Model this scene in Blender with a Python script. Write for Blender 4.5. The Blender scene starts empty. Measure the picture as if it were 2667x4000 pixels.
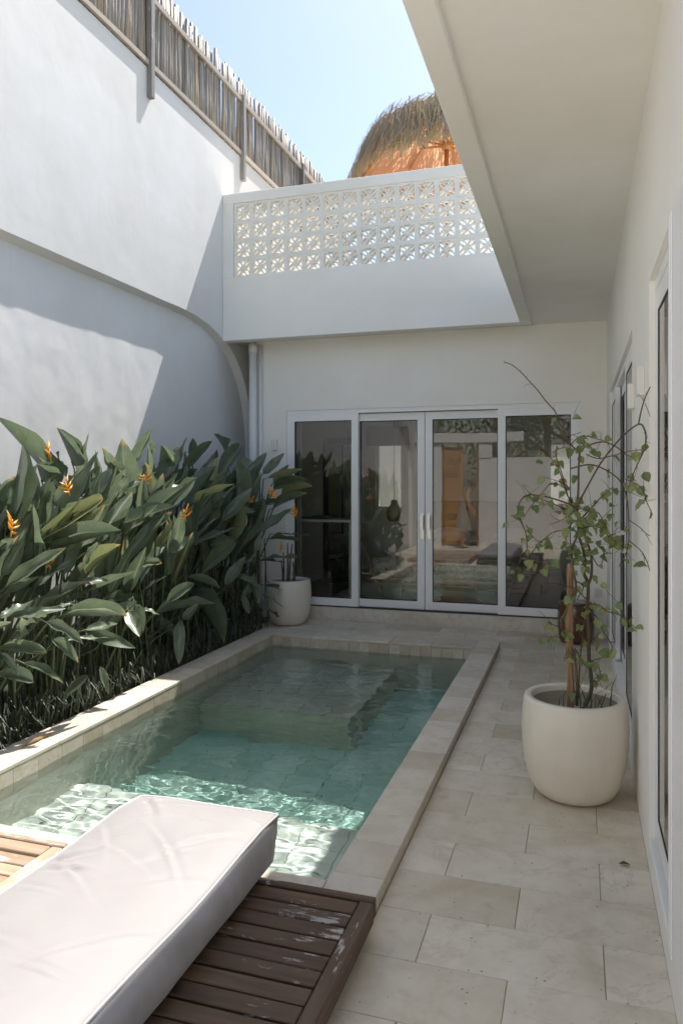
import bpy, bmesh, math, random
from mathutils import Vector, Matrix, noise
from mathutils.geometry import delaunay_2d_cdt
R = math.radians
scene = bpy.context.scene
col = scene.collection
random.seed(7)

# ---------------------------------------------------------------- camera
CX, HY, F, TH, H = 1333.5, 1882.0, 2900.0, math.atan((2257 - 1333.5) / 2900.0), 1.55
CO, SI = math.cos(TH), math.sin(TH)
cam_d = bpy.data.cameras.new('camera')
cam = bpy.data.objects.new('camera', cam_d); col.objects.link(cam)
cam.location = (0, 0, H); cam.rotation_euler = (R(90), 0, TH)
cam_d.sensor_width = 36; cam_d.sensor_fit = 'AUTO'; cam_d.lens = F / 4000 * 36
cam_d.shift_y = (HY - 2000) / 4000.0
cam_d.clip_start = 0.05; cam_d.clip_end = 2000
cam_d.dof.use_dof = True; cam_d.dof.focus_distance = 3.2; cam_d.dof.aperture_fstop = 7.1
scene.camera = cam
# ---------------------------------------------------------------- sky, sun, exposure
SUN = Vector((0.170, 0.557, 1.0)).normalized()
ELEV = math.asin(SUN.z); AZ = math.atan2(SUN.x, SUN.y)
world = bpy.data.worlds.new('World'); scene.world = world; world.use_nodes = True
wn = world.node_tree.nodes; wn.clear()
sky = wn.new('ShaderNodeTexSky'); sky.sky_type = 'NISHITA'; sky.sun_disc = False
sky.sun_elevation = ELEV; sky.sun_rotation = AZ
sky.air_density = 1.25; sky.dust_density = 1.6; sky.ozone_density = 0.0
bg = wn.new('ShaderNodeBackground'); bg.inputs[1].default_value = 0.050
wo = wn.new('ShaderNodeOutputWorld')
world.node_tree.links.new(sky.outputs[0], bg.inputs[0]); world.node_tree.links.new(bg.outputs[0], wo.inputs[0])
sun_d = bpy.data.lights.new('sun', 'SUN'); sun_d.energy = 2.0; sun_d.angle = R(0.53); sun_d.color = (1.0, 0.955, 0.9)
sun = bpy.data.objects.new('sun', sun_d); col.objects.link(sun)
sun.rotation_euler = (-SUN).to_track_quat('-Z', 'Y').to_euler(); sun.location = (3, 8, 15)
sun_d.cycles.is_caustics_light = True
vs = scene.view_settings
vs.view_transform = 'Standard'; vs.look = 'None'; vs.gamma = 1.0; vs.use_curve_mapping = False
vs.exposure = 2.0
scene.render.engine = 'CYCLES'
cy = scene.cycles
cy.use_denoising = True; cy.max_bounces = 14; cy.diffuse_bounces = 9; cy.glossy_bounces = 4
cy.transmission_bounces = 6; cy.transparent_max_bounces = 16; cy.sample_clamp_indirect = 4.0
cy.caustics_refractive = True; cy.caustics_reflective = False; cy.blur_glossy = 0.3

# ---------------------------------------------------------------- pixel rays of the photograph (2667 x 4000)
def ray(px, py):
    a = (px - CX) / F; b = -(py - HY) / F
    return Vector((a * CO - SI, CO + a * SI, b))
def atX(px, py, X):
    r = ray(px, py); t = X / r.x; return Vector((X, r.y * t, H + r.z * t))
def atY(px, py, Y):
    r = ray(px, py); t = Y / r.y; return Vector((r.x * t, Y, H + r.z * t))

# ---------------------------------------------------------------- helpers
class MB:
    """collects simple shapes; build() links them as ONE mesh object"""
    def __init__(s): s.v = []; s.f = []; s.uv = None
    def add(s, vs, fs):
        n = len(s.v); s.v += [tuple(p) for p in vs]; s.f += [tuple(i + n for i in f) for f in fs]; return s
    def box(s, x0, x1, y0, y1, z0, z1, b=0.0):
        if b <= 0:
            v = [(x, y, z) for z in (z0, z1) for y in (y0, y1) for x in (x0, x1)]
            return s.add(v, [(0, 2, 3, 1), (4, 5, 7, 6), (0, 1, 5, 4), (2, 6, 7, 3), (0, 4, 6, 2), (1, 3, 7, 5)])
        bm = bmesh.new(); bmesh.ops.create_cube(bm, size=1)
        for p in bm.verts:
            p.co = Vector(((x0 + x1) / 2 + p.co.x * (x1 - x0), (y0 + y1) / 2 + p.co.y * (y1 - y0), (z0 + z1) / 2 + p.co.z * (z1 - z0)))
        bmesh.ops.bevel(bm, geom=bm.edges[:], offset=b, segments=1, affect='EDGES', profile=.5)
        bm.verts.ensure_lookup_table(); bm.verts.index_update()
        s.add([p.co for p in bm.verts], [[q.index for q in f.verts] for f in bm.faces]); bm.free(); return s
    def tube(s, pts, rad, n=6, cap=True):
        pts = [Vector(p) for p in pts]
        if not hasattr(rad, '__len__'): rad = [rad] * len(pts)
        base = len(s.v); up = None
        for i, p in enumerate(pts):
            d = (pts[min(i + 1, len(pts) - 1)] - pts[max(i - 1, 0)]).normalized()
            if up is None:
                up = d.orthogonal().normalized()
            up = (up - d * up.dot(d))
            up = up.normalized() if up.length > 1e-6 else d.orthogonal().normalized()
            w = d.cross(up)
            for k in range(n):
                a = 2 * math.pi * k / n
                s.v.append(tuple(p + (up * math.cos(a) + w * math.sin(a)) * rad[i]))
        for i in range(len(pts) - 1):
            for k in range(n):
                a = base + i * n + k; b = base + i * n + (k + 1) % n
                s.f.append((a, b, b + n, a + n))
        if cap:
            s.f.append(tuple(base + k for k in reversed(range(n))))
            s.f.append(tuple(base + (len(pts) - 1) * n + k for k in range(n)))
        return s
    def lathe(s, prof, cx=0, cy_=0, n=48, close_ends=True):
        base = len(s.v)
        for (r, z) in prof:
            for k in range(n):
                a = 2 * math.pi * k / n
                s.v.append((cx + r * math.cos(a), cy_ + r * math.sin(a), z))
        for i in range(len(prof) - 1):
            for k in range(n):
                a = base + i * n + k; b = base + i * n + (k + 1) % n
                s.f.append((a, b, b + n, a + n))
        if close_ends:
            s.f.append(tuple(base + k for k in reversed(range(n))))
            s.f.append(tuple(base + (len(prof) - 1) * n + k for k in range(n)))
        return s
    def mesh(s, name, mat, smooth=False):
        me = bpy.data.meshes.new(name); me.from_pydata(s.v, [], s.f); me.update()
        if mat: me.materials.append(mat)
        if smooth:
            me.polygons.foreach_set('use_smooth', [True] * len(me.polygons))
        return me
    def build(s, name, mat, parent=None, smooth=False, loc=None):
        return link(name, s.mesh(name, mat, smooth), parent, loc)
def origin_of(o):
    v = Vector((0, 0, 0))
    while o is not None:
        v += Vector(o.location); o = o.parent
    return v
def link(name, me, parent=None, loc=None, rot=None, scale=None):
    """loc is a world position (default the world origin: mesh given in world coordinates)"""
    o = bpy.data.objects.new(name, me); col.objects.link(o)
    o.location = Vector(loc if loc is not None else (0, 0, 0))
    if parent is not None:
        o.parent = parent; o.location = Vector(o.location) - origin_of(parent)
    if rot is not None:
        if isinstance(rot, Matrix): o.rotation_mode = 'QUATERNION'; o.rotation_quaternion = rot.to_quaternion()
        else: o.rotation_euler = rot
    if scale is not None: o.scale = scale
    return o
def empty(name, loc=(0, 0, 0)):
    o = bpy.data.objects.new(name, None); col.objects.link(o); o.location = loc; o.empty_display_size = .1; return o
def tag(o, label=None, cat=None, group=None, kind=None):
    if label: o['label'] = label
    if cat: o['category'] = cat
    if group: o['group'] = group
    if kind: o['kind'] = kind
    return o
def caustic_receiver(o): o.cycles.is_caustics_receiver = True; return o

# ---------------------------------------------------------------- materials
class NT:
    def __init__(s, name):
        s.m = bpy.data.materials.new(name); s.m.use_nodes = True
        s.t = s.m.node_tree; s.n = s.t.nodes; s.l = s.t.links; s.n.clear()
        s.out = s.n.new('ShaderNodeOutputMaterial'); s.p = s.n.new('ShaderNodeBsdfPrincipled')
        s.l.new(s.p.outputs[0], s.out.inputs[0])
        s.co = s.n.new('ShaderNodeTexCoord')
    def __call__(s, typ, **kw):
        n = s.n.new('ShaderNode' + typ)
        for k, v in kw.items(): setattr(n, k, v)
        return n
    def set(s, node, key, v):
        if hasattr(v, 'is_output'): s.l.new(v, node.inputs[key])
        else: node.inputs[key].default_value = v
    def noise(s, scale, detail=4, rough=.55, vec=None, out='Fac', dist=0.0):
        n = s('TexNoise'); n.inputs['Scale'].default_value = scale; n.inputs['Detail'].default_value = detail
        n.inputs['Roughness'].default_value = rough; n.inputs['Distortion'].default_value = dist
        s.l.new(vec if vec is not None else s.vec(), n.inputs['Vector']); return n.outputs[out]
    def vec(s, which='Object', scale=None, offset_random=False):
        v = s.co.outputs[which]
        if offset_random:
            oi = s('ObjectInfo'); a = s('VectorMath', operation='SCALE'); s.l.new(oi.outputs['Location'], a.inputs[0]); a.inputs['Scale'].default_value = 3.7
            b = s('VectorMath', operation='ADD'); s.l.new(v, b.inputs[0]); s.l.new(a.outputs[0], b.inputs[1]); v = b.outputs[0]
        if scale:
            m = s('Mapping'); m.inputs['Scale'].default_value = scale; s.l.new(v, m.inputs['Vector']); v = m.outputs[0]
        return v
    def ramp(s, fac, stops, interp='LINEAR'):
        r = s('ValToRGB'); r.color_ramp.interpolation = interp
        e = r.color_ramp.elements
        while len(e) < len(stops): e.new(.5)
        for i, (p, c) in enumerate(stops):
            e[i].position = p; e[i].color = (*c, 1) if len(c) == 3 else c
        s.l.new(fac, r.inputs[0]); return r.outputs[0]
    def mix(s, fac, a, b, mode='MIX'):
        n = s('Mix', data_type='RGBA', blend_type=mode)
        for k, v in ((0, fac), (6, a), (7, b)):
            if hasattr(v, 'is_output'): s.l.new(v, n.inputs[k])
            elif k == 0: n.inputs[0].default_value = v
            else: n.inputs[k].default_value = (*v, 1) if len(v) == 3 else v
        return n.outputs[2]
    def math(s, op, a, b=0.0, c=None):
        n = s('Math', operation=op)
        for i, v in enumerate((a, b) if c is None else (a, b, c)):
            if hasattr(v, 'is_output'): s.l.new(v, n.inputs[i])
            else: n.inputs[i].default_value = v
        return n.outputs[0]
    def rnd(s): return s('ObjectInfo').outputs['Random']
    def base(s, c):
        if hasattr(c, 'is_output'): s.l.new(c, s.p.inputs['Base Color'])
        else: s.p.inputs['Base Color'].default_value = (*c, 1)
    def bump(s, h, strength=.3, dist=.01, normal=None):
        b = s('Bump'); b.inputs['Strength'].default_value = strength; b.inputs['Distance'].default_value = dist
        s.l.new(h, b.inputs['Height'])
        if normal is not None: s.l.new(normal, b.inputs['Normal'])
        s.l.new(b.outputs[0], s.p.inputs['Normal']); return b.outputs[0]
    def rough(s, v): s.set(s.p, 'Roughness', v)
GREY = lambda v: (v, v, v)

def plaster(name, c, stain=.06, relief=.5, big=.012):
    t = NT(name)
    n1 = t.noise(1.3, 5, .6); n2 = t.noise(7, 4, .6)
    streak = t.noise(3.0, 5, .6, vec=t.vec(scale=(6, 6, .35)))
    dark = tuple(x * (1 - stain) * k for x, k in zip(c, (1, .985, .95)))
    cc = t.mix(t.ramp(n1, [(.35, GREY(0)), (.7, GREY(1))]), c, dark)
    cc = t.mix(t.math('MULTIPLY', t.ramp(streak, [(.55, GREY(0)), (.8, GREY(1))]), .5), cc, dark)
    t.base(cc); t.rough(.75)
    b0 = t.bump(t.noise(2.2, 3, .5), relief, big)
    b1 = t('Bump'); b1.inputs['Strength'].default_value = .16; b1.inputs['Distance'].default_value = .003
    t.l.new(t.noise(60, 4, .65), b1.inputs['Height']); t.l.new(b0, b1.inputs['Normal']); t.l.new(b1.outputs[0], t.p.inputs['Normal'])
    return t.m
def stone(name, c1, c2, c3, pits=True, object_coords=True, rough=(.32, .6)):
    t = NT(name)
    v = t.vec('Object', offset_random=True) if object_coords else t.vec('Object')
    n1 = t.noise(3.2, 6, .62, vec=v, dist=.6); n2 = t.noise(14, 5, .6, vec=v, dist=.3)
    cc = t.ramp(n1, [(.3, c2), (.5, c1), (.72, c3)])
    rs_ = t.noise(7, 4, .6, vec=v); cc = t.mix(t.math('MULTIPLY', t.ramp(rs_, [(.64, GREY(0)), (.74, GREY(1))]), .4), cc, (c2[0] * .92, c2[1] * .74, c2[2] * .5))
    cc = t.mix(t.math('MULTIPLY', t.ramp(n2, [(.45, GREY(0)), (.75, GREY(1))]), .35), cc, tuple(x * .72 for x in c1))
    # thin wandering veins
    vn = t.noise(2.4, 7, .62, vec=v, dist=1.6)
    vein = t.ramp(vn, [(.478, GREY(0)), (.497, GREY(1)), (.516, GREY(0))])
    cc = t.mix(t.math('MULTIPLY', vein, t.ramp(t.rnd(), [(.3, GREY(.06)), (.9, GREY(.42))])), cc, (c2[0] * .74, c2[1] * .6, c2[2] * .42))
    if pits:
        vo = t('TexVoronoi'); vo.inputs['Scale'].default_value = 26; vo.inputs['Randomness'].default_value = 1
        t.l.new(v, vo.inputs['Vector'])
        pn = t.noise(5, 3, .6, vec=v)
        pit = t.math('MULTIPLY', t.ramp(vo.outputs['Distance'], [(.05, GREY(1)), (.13, GREY(0))]), t.ramp(pn, [(.47, GREY(0)), (.56, GREY(1))]))
        cc = t.mix(pit, cc, tuple(x * .3 for x in c2))
    r = t.rnd()
    hv = t('HueSaturation'); t.l.new(cc, hv.inputs['Color'])
    t.set(hv, 'Value', t.math('ADD', t.math('MULTIPLY', r, .22), .88)); t.set(hv, 'Saturation', t.math('ADD', t.math('MULTIPLY', r, -.3), 1.12))
    t.base(hv.outputs[0])
    rr = t.ramp(n2, [(.3, GREY(rough[0])), (.75, GREY(rough[1]))]); t.l.new(rr, t.p.inputs['Roughness'])
    h = t.math('SUBTRACT', n2, t.math('MULTIPLY', vein, .6))
    if pits: h = t.math('SUBTRACT', h, t.math('MULTIPLY', pit, 2.0))
    t.bump(h, .25, .004)
    return t.m
def simple(name, c, rough=.5, metal=0.0, var=.0, bump=None, spec=.5, scale=8):
    t = NT(name)
    if var:
        n = t.noise(scale, 5, .6)
        t.base(t.mix(n, tuple(x * (1 - var) for x in c), tuple(min(1, x * (1 + var)) for x in c)))
    else: t.base(c)
    t.rough(rough); t.p.inputs['Metallic'].default_value = metal; t.p.inputs['Specular IOR Level'].default_value = spec
    if bump: t.bump(t.noise(bump[0], 4, .6), bump[1], bump[2])
    return t.m
def wood(name, c1, c2, fleck, axis='X', amount=.5):
    t = NT(name)
    sc = {'X': (1.2, 14, 14), 'Y': (14, 1.2, 14), 'Z': (14, 14, 1.2)}[axis]
    v = t.vec('Object', offset_random=True, scale=sc)
    n = t.noise(2.2, 6, .6, vec=v, dist=.6)
    cc = t.ramp(n, [(.3, c1), (.7, c2)])
    v2 = t.vec('Object', offset_random=True, scale={'X': (5, 26, 26), 'Y': (26, 5, 26), 'Z': (26, 26, 5)}[axis])
    f = t.noise(1.6, 6, .72, vec=v2)
    big = t.noise(1.3, 3, .5, vec=t.vec('Object', offset_random=True, scale=(2.2, 2.2, 2.2)))
    fm = t.ramp(t.math('ADD', f, t.math('MULTIPLY', t.math('SUBTRACT', big, .5), amount)), [(.63, GREY(0)), (.67, GREY(1))])
    cc = t.mix(t.math('MULTIPLY', fm, .8), cc, fleck)
    r = t.rnd(); hv = t('HueSaturation'); t.l.new(cc, hv.inputs['Color']); t.set(hv, 'Value', t.math('ADD', t.math('MULTIPLY', r, .45), .78))
    t.base(hv.outputs[0]); t.rough(.62); t.bump(t.math('ADD', n, t.math('MULTIPLY', fm, .8)), .35, .003)
    return t.m
def leaf_mat(name, c_dark, c_light, rib, transl=.25, rough=.36, edge=None, tip=None):
    t = NT(name)
    uv = t('UVMap'); sep = t('SeparateXYZ'); t.l.new(uv.outputs[0], sep.inputs[0])
    u, vv = sep.outputs[0], sep.outputs[1]
    mid = t.math('ABSOLUTE', t.math('SUBTRACT', u, .5))
    n = t.noise(5, 4, .6, vec=t.vec('Object', offset_random=True))
    cc = t.mix(t.ramp(n, [(.3, GREY(0)), (.75, GREY(1))]), c_dark, c_light)
    ribm = t.ramp(mid, [(.012, GREY(1)), (.04, GREY(0))])
    cc = t.mix(t.math('MULTIPLY', ribm, .7), cc, rib)
    # lateral veins as fine relief
    ang = t.math('ADD', t.math('MULTIPLY', vv, 150), t.math('MULTIPLY', mid, -45))
    vein = t.math('SINE', ang)
    cc = t.mix(t.math('MULTIPLY', t.ramp(vein, [(.55, GREY(0)), (1, GREY(1))]), .12), cc, rib)
    if tip:
        tm_ = t.math('MULTIPLY', t.ramp(t.math('ADD', vv, t.math('MULTIPLY', t.math('SUBTRACT', n, .5), .35)), [(.88, GREY(0)), (.95, GREY(1))]), t.ramp(t.rnd(), [(.55, GREY(0)), (.62, GREY(1))]))
        cc = t.mix(tm_, cc, tip)
        yl = t.ramp(t.rnd(), [(.93, GREY(0)), (.95, GREY(1))]); cc = t.mix(t.math('MULTIPLY', yl, .25), cc, (.42, .40, .13))
    if edge:
        e = t.ramp(t.math('ADD', t.noise(9, 3, .6, vec=t.vec('Object', offset_random=True)), t.math('MULTIPLY', mid, .5)), [(.72, GREY(0)), (.8, GREY(1))])
        cc = t.mix(t.math('MULTIPLY', e, t.ramp(t.rnd(), [(.4, GREY(0)), (.5, GREY(1))])), cc, edge)
    r = t.rnd(); hv = t('HueSaturation'); t.l.new(cc, hv.inputs['Color'])
    t.set(hv, 'Value', t.math('ADD', t.math('MULTIPLY', r, .5), .75)); t.set(hv, 'Hue', t.math('ADD', t.math('MULTIPLY', r, -.02), .51))
    t.base(hv.outputs[0]); t.rough(rough); t.p.inputs['Specular IOR Level'].default_value = .6
    t.bump(vein, .12, .002)
    tr = t('BsdfTranslucent'); hs = t('HueSaturation'); t.l.new(hv.outputs[0], hs.inputs['Color']); hs.inputs['Value'].default_value = 1.7; hs.inputs['Saturation'].default_value = 1.15
    t.l.new(hs.outputs[0], tr.inputs[0])
    mx = t('MixShader'); mx.inputs[0].default_value = transl
    t.l.new(t.p.outputs[0], mx.inputs[1]); t.l.new(tr.outputs[0], mx.inputs[2]); t.l.new(mx.outputs[0], t.out.inputs[0])
    return t.m
def glass_mat(name, tint=(.92, .95, .93), ior=1.85):
    t = NT(name)
    fr = t('Fresnel'); fr.inputs['IOR'].default_value = ior
    tp = t('BsdfTransparent'); tp.inputs[0].default_value = (*tint, 1)
    gl = t('BsdfGlossy'); gl.inputs['Roughness'].default_value = 0.0; gl.inputs['Color'].default_value = (1, 1, 1, 1)
    # the panes are not perfectly flat
    b = t('Bump'); b.inputs['Strength'].default_value = .04; b.inputs['Distance'].default_value = .02
    t.l.new(t.noise(1.1, 1, .4), b.inputs['Height']); t.l.new(b.outputs[0], gl.inputs['Normal'])
    mx = t('MixShader'); t.l.new(fr.outputs[0], mx.inputs[0]); t.l.new(tp.outputs[0], mx.inputs[1]); t.l.new(gl.outputs[0], mx.inputs[2])
    t.l.new(mx.outputs[0], t.out.inputs[0]); return t.m

M = {}
M['wall'] = plaster('white_plaster', (.755, .757, .755), .07, .5, .014)
M['villa'] = plaster('villa_plaster', (.87, .86, .825), .05, .25, .006)
M['ceiling'] = plaster('ceiling_paint', (.88, .87, .84), .07, .15, .005)
M['sill'] = stone('sill_render', (.62, .57, .48), (.55, .49, .40), (.68, .63, .54), pits=False, object_coords=False, rough=(.5, .7))
M['tile'] = stone('travertine', (.69, .61, .475), (.58, .49, .355), (.75, .68, .56))
M['coping'] = stone('coping_travertine', (.65, .585, .475), (.57, .50, .39), (.70, .645, .55), pits=False)
M['band'] = stone('pool_band_tile', (.54, .48, .38), (.45, .38, .27), (.62, .57, .48), pits=True)
M['poolstone'] = stone('pool_stone', (.60, .59, .51), (.53, .51, .43), (.66, .65, .58), pits=False)
M['sunlit_shelf'] = stone('sunlit_pool_stone', (.72, .74, .69), (.66, .68, .62), (.77, .79, .75), pits=False)  # paler copy of the pool stone, painting sunlight onto the near shelf
M['deep_tint'] = stone('water_tinted_pool_stone', (.50, .73, .65), (.44, .66, .58), (.56, .79, .71), pits=False)  # the water's green depth tint and milky glow put into the stone colour
M['grout'] = simple('grout', (.40, .33, .23), .9, var=.35)
M['poolgrout'] = simple('pool_grout', (.46, .62, .54), .9, var=.15)
M['soil'] = simple('soil', (.045, .035, .025), .95, var=.4, bump=(30, .8, .02))
M['ground'] = simple('earth', (.16, .14, .10), .95, var=.3)
M['frame'] = simple('white_aluminium', (.85, .86, .865), .35, var=.02)
M['gasket'] = simple('black_gasket', (.012, .013, .012), .5)
M['glass'] = glass_mat('door_glass')
M['glassfar'] = glass_mat('window_glass', (.85, .88, .87), 1.5)
M['handle'] = simple('satin_handle', (.72, .73, .73), .3, metal=.5)
M['bamboo'] = None
def pot_mat():
    t = NT('cream_ceramic'); n = t.noise(3.2, 5, .6); n2 = t.noise(26, 3, .6); st_ = t.noise(5, 5, .65, vec=t.vec(scale=(2.5, 2.5, .5)))
    cc = t.mix(t.ramp(n, [(.3, GREY(0)), (.75, GREY(1))]), (.78, .735, .65), (.70, .645, .545))
    cc = t.mix(t.math('MULTIPLY', t.ramp(st_, [(.55, GREY(0)), (.75, GREY(1))]), .35), cc, (.60, .50, .36))
    cc = t.mix(t.ramp(n2, [(.76, GREY(0)), (.79, GREY(1))]), cc, (.35, .28, .19))
    t.base(cc); t.rough(.38); t.bump(t.noise(18, 4, .6), .08, .004); return t.m
M['pot'] = pot_mat()
M['inpot'] = simple('raw_pot_inside', (.36, .31, .24), .9, var=.25, bump=(30, .3, .005))
M['brown'] = None
M['deck'] = wood('weathered_deck', (.048, .026, .013), (.115, .066, .033), (.48, .45, .41), 'X', .85)
M['deckY'] = wood('weathered_deck_rail', (.05, .03, .017), (.115, .07, .04), (.42, .38, .34), 'Y', .5)
M['deck2'] = wood('sunlit_tone_deck', (.33, .22, .14), (.46, .35, .25), (.62, .58, .52), 'X', .9)  # same brown wood as the other deck, its sunlight painted in as paleness
M['deck2Y'] = wood('sunlit_tone_deck_rail', (.33, .22, .14), (.46, .35, .25), (.62, .58, .52), 'Y', .9)
M['stem'] = simple('heliconia_stem', (.075, .10, .045), .5, var=.3, scale=4)
M['leaf'] = leaf_mat('heliconia_leaf', (.115, .150, .096), (.185, .225, .145), (.30, .34, .24), .25, .33, tip=(.40, .30, .15))
M['drytip'] = simple('dry_leaf', (.30, .20, .08), .8, var=.3)
M['grassblade'] = simple('ground_cover_blade', (.07, .085, .05), .6, var=.4, scale=3)
M['bract'] = simple('orange_bract', (.80, .34, .03), .4, var=.2, scale=20)
M['vineleaf'] = leaf_mat('vine_leaf', (.17, .235, .09), (.25, .31, .13), (.32, .36, .17), .35, .5, edge=(.34, .20, .05))
M['bark'] = simple('vine_bark', (.12, .085, .055), .8, var=.35, bump=(60, .5, .003), scale=25)
M['twig'] = simple('vine_twig', (.115, .065, .04), .7, var=.3)
M['greenblade'] = simple('green_blade', (.08, .12, .07), .45, var=.2)
M['white_lamp'] = simple('white_lamp_box', (.76, .75, .72), .4, var=.02)
M['plastic'] = simple('white_plastic', (.74, .74, .72), .35)
M['rust'] = simple('rusty_scrap', (.2, .1, .04), .9)

def stake_wood():
    t = NT('split_stake'); v = t.vec('Object', scale=(24, 24, 2.2))
    n = t.noise(1.6, 6, .65, vec=v, dist=.5)
    t.base(t.ramp(n, [(.3, (.14, .075, .04)), (.5, (.31, .185, .10)), (.72, (.46, .35, .23))])); t.rough(.7); t.bump(n, .5, .004); return t.m
M['stake'] = stake_wood()
def bamboo_mat():
    t = NT('grey_bamboo'); v = t.vec('Object', offset_random=True, scale=(9, 9, 1.2))
    n = t.noise(2, 5, .6, vec=v); r = t.rnd()
    cc = t.ramp(n, [(.3, (.20, .185, .165)), (.55, (.36, .34, .31)), (.75, (.46, .42, .36))])
    cc = t.mix(t.math('MULTIPLY', t.ramp(r, [(.75, GREY(0)), (.85, GREY(1))]), .5), cc, (.30, .20, .11))
    hv = t('HueSaturation'); t.l.new(cc, hv.inputs['Color']); t.set(hv, 'Value', t.math('ADD', t.math('MULTIPLY', r, .7), .6))
    t.base(hv.outputs[0]); t.rough(.6); t.bump(n, .3, .003); return t.m
M['bamboo'] = bamboo_mat()
M['rail'] = wood('pale_rail', (.42, .35, .28), (.52, .45, .38), (.58, .54, .5), 'Y', .3)
M['post'] = wood('grey_post', (.20, .185, .17), (.33, .31, .29), (.55, .53, .5), 'Z', .7)
def brown_glaze():
    t = NT('brown_glaze'); n = t.noise(4, 4, .6, vec=t.vec('Object', scale=(1, 1, .4)))
    t.base(t.ramp(n, [(.35, (.05, .018, .006)), (.7, (.16, .065, .02))])); t.rough(.16); t.p.inputs['Coat Weight'].default_value = .6; return t.m
M['brown'] = brown_glaze()

# ================================================================= SETTING
XR, YB = .27, 7.88           # face of the right wall, face of the back wall
XL, XN = -3.80, -3.884       # left garden wall, its arched recess
PX0, PX1, PY0, PY1 = -2.85, -.888, 2.63, 6.72     # pool opening
ZC, ZW = .06, -.045          # coping top, water level
BEDX = -3.06

g = MB()
def ring(mb, x0, x1, y0, y1, hx0, hx1, hy0, hy1, z):
    v = [(x0, y0, z), (x1, y0, z), (x1, y1, z), (x0, y1, z), (hx0, hy0, z), (hx1, hy0, z), (hx1, hy1, z), (hx0, hy1, z)]
    mb.add(v, [(0, 1, 5, 4), (1, 2, 6, 5), (2, 3, 7, 6), (3, 0, 4, 7)])
ring(g, -900, 900, -900, 900, PX0 - .02, PX1 + .02, PY0 - .02, PY1 + .02, -.045)
tag(g.build('ground', M['ground']), kind='structure')

# ---- terrace: grout bed + separate travertine tiles
t_bed = MB()
t_bed.box(-.70, XR + .2, -1.9, YB + .02, -.04, -.004); t_bed.box(-3.62, -.70, 7.01, YB + .02, -.04, -.004)
t_bed.box(XL, -.70, -1.9, 2.43, -.04, -.004); t_bed.box(XR + .2, 6.0, -1.9, 1.3, -.04, -.001)  # last box: unseen side floor, added to bounce sunlight into the court
terrace = tag(t_bed.build('terrace', M['grout']), kind='structure')
tile_cache = {}
def tile_mesh(w, d, h, b, mat, name):
    k = (round(w, 3), round(d, 3), round(h, 3), mat.name)
    if k not in tile_cache:
        mb = MB(); mb.box(-w / 2, w / 2, -d / 2, d / 2, -h, 0, b); tile_cache[k] = mb.mesh(name, mat)
    return tile_cache[k]
def lay(x0, x1, y0, y1, parent, mat, name='tile', z=0.0, h=.018, gap=.0026, b=.0014):
    if x1 - x0 < .03 or y1 - y0 < .03: return
    me = tile_mesh(x1 - x0 - gap, y1 - y0 - gap, h, b, mat, name)
    return link(name, me, parent, ((x0 + x1) / 2 + random.uniform(-.0006, .0006), (y0 + y1) / 2, z + random.uniform(-.0008, .0008)), (random.uniform(-.001, .001), random.uniform(-.0012, .0012), random.uniform(-.0012, .0012)))
ROW, LEN = .2757, .58
ya = 2.081
rows = [ya + ROW * k for k in range(-15, 23)]
for k, y0 in zip(range(-15, 23), rows):
    y1 = min(y0 + ROW, YB)
    if y1 - y0 < .05: continue
    off = -.50 if k % 2 else -.21
    xs = [off + LEN * j for j in range(-8, 3)]
    for x0 in xs:
        a, b = x0, x0 + LEN
        if y1 <= 2.45:                       # in front of the pool: the whole width
            lo, hi = XL + .01, XR
        elif y0 < 7.0:
            lo, hi = -.69, XR
        else:
            lo, hi = -3.6, XR
        a, b = max(a, lo), min(b, hi)
        if y0 < 2.43 < y1 and a < -.69: continue
        if y0 < 7.02 < y1 and a < -.69:
            a2, b2 = a, min(b, -.69)
            lay(a2, b2, 7.02, y1, terrace, M['tile']); a = max(a, -.69)
        lay(a, b, y0, y1, terrace, M['tile'])

# ---- pool
pool_sh = MB()
DEEP, BT = -1.12, -.52
DF = DEEP - .012
pool_sh.add([(PX0, PY0, DF), (PX1, PY0, DF), (PX1, PY1, DF), (PX0, PY1, DF), (PX0, PY0, .03), (PX1, PY0, .03), (PX1, PY1, .03), (PX0, PY1, .03)],
            [(0, 1, 2, 3), (0, 4, 5, 1), (1, 5, 6, 2), (2, 6, 7, 3), (3, 7, 4, 0)])
pool = tag(pool_sh.build('pool_basin', M['poolgrout']), kind='structure'); caustic_receiver(pool)
# submerged bench at the far end and entry step by the deck
BX1, BY0 = -1.60, 5.25
ST = [(2.63, 3.78, -.62)]
bench = MB(); bench.box(PX0 + .001, BX1, BY0, PY1 - .001, DEEP + .001, BT - .012)
for (y0, y1, z) in ST: bench.box(PX0 + .001, PX1 - .001, y0 + .001, y1, DEEP + .002, z - .012)
o = bench.build('bench', M['poolgrout'], pool); caustic_receiver(o)
def floor_tiles(x0, x1, y0, y1, z, s=.198, mat='poolstone'):
    nx = max(1, round((x1 - x0) / s)); ny = max(1, round((y1 - y0) / s))
    for i in range(nx):
        for j in range(ny):
            a = x0 + (x1 - x0) * i / nx; b = x0 + (x1 - x0) * (i + 1) / nx
            c = y0 + (y1 - y0) * j / ny; d = y0 + (y1 - y0) * (j + 1) / ny
            o = lay(a, b, c, d, pool, M[mat], 'tile', z, .01, .0035, .0012); caustic_receiver(o)
floor_tiles(PX0, BX1, BY0, PY1, BT)
for (y0, y1, z) in ST: floor_tiles(PX0, PX1, y0, y1, z, .245, 'sunlit_shelf')
floor_tiles(PX0, PX1, 3.78, BY0, DEEP, .245, 'deep_tint')
floor_tiles(BX1, PX1, BY0, PY1, DEEP, .245, 'deep_tint')
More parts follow.
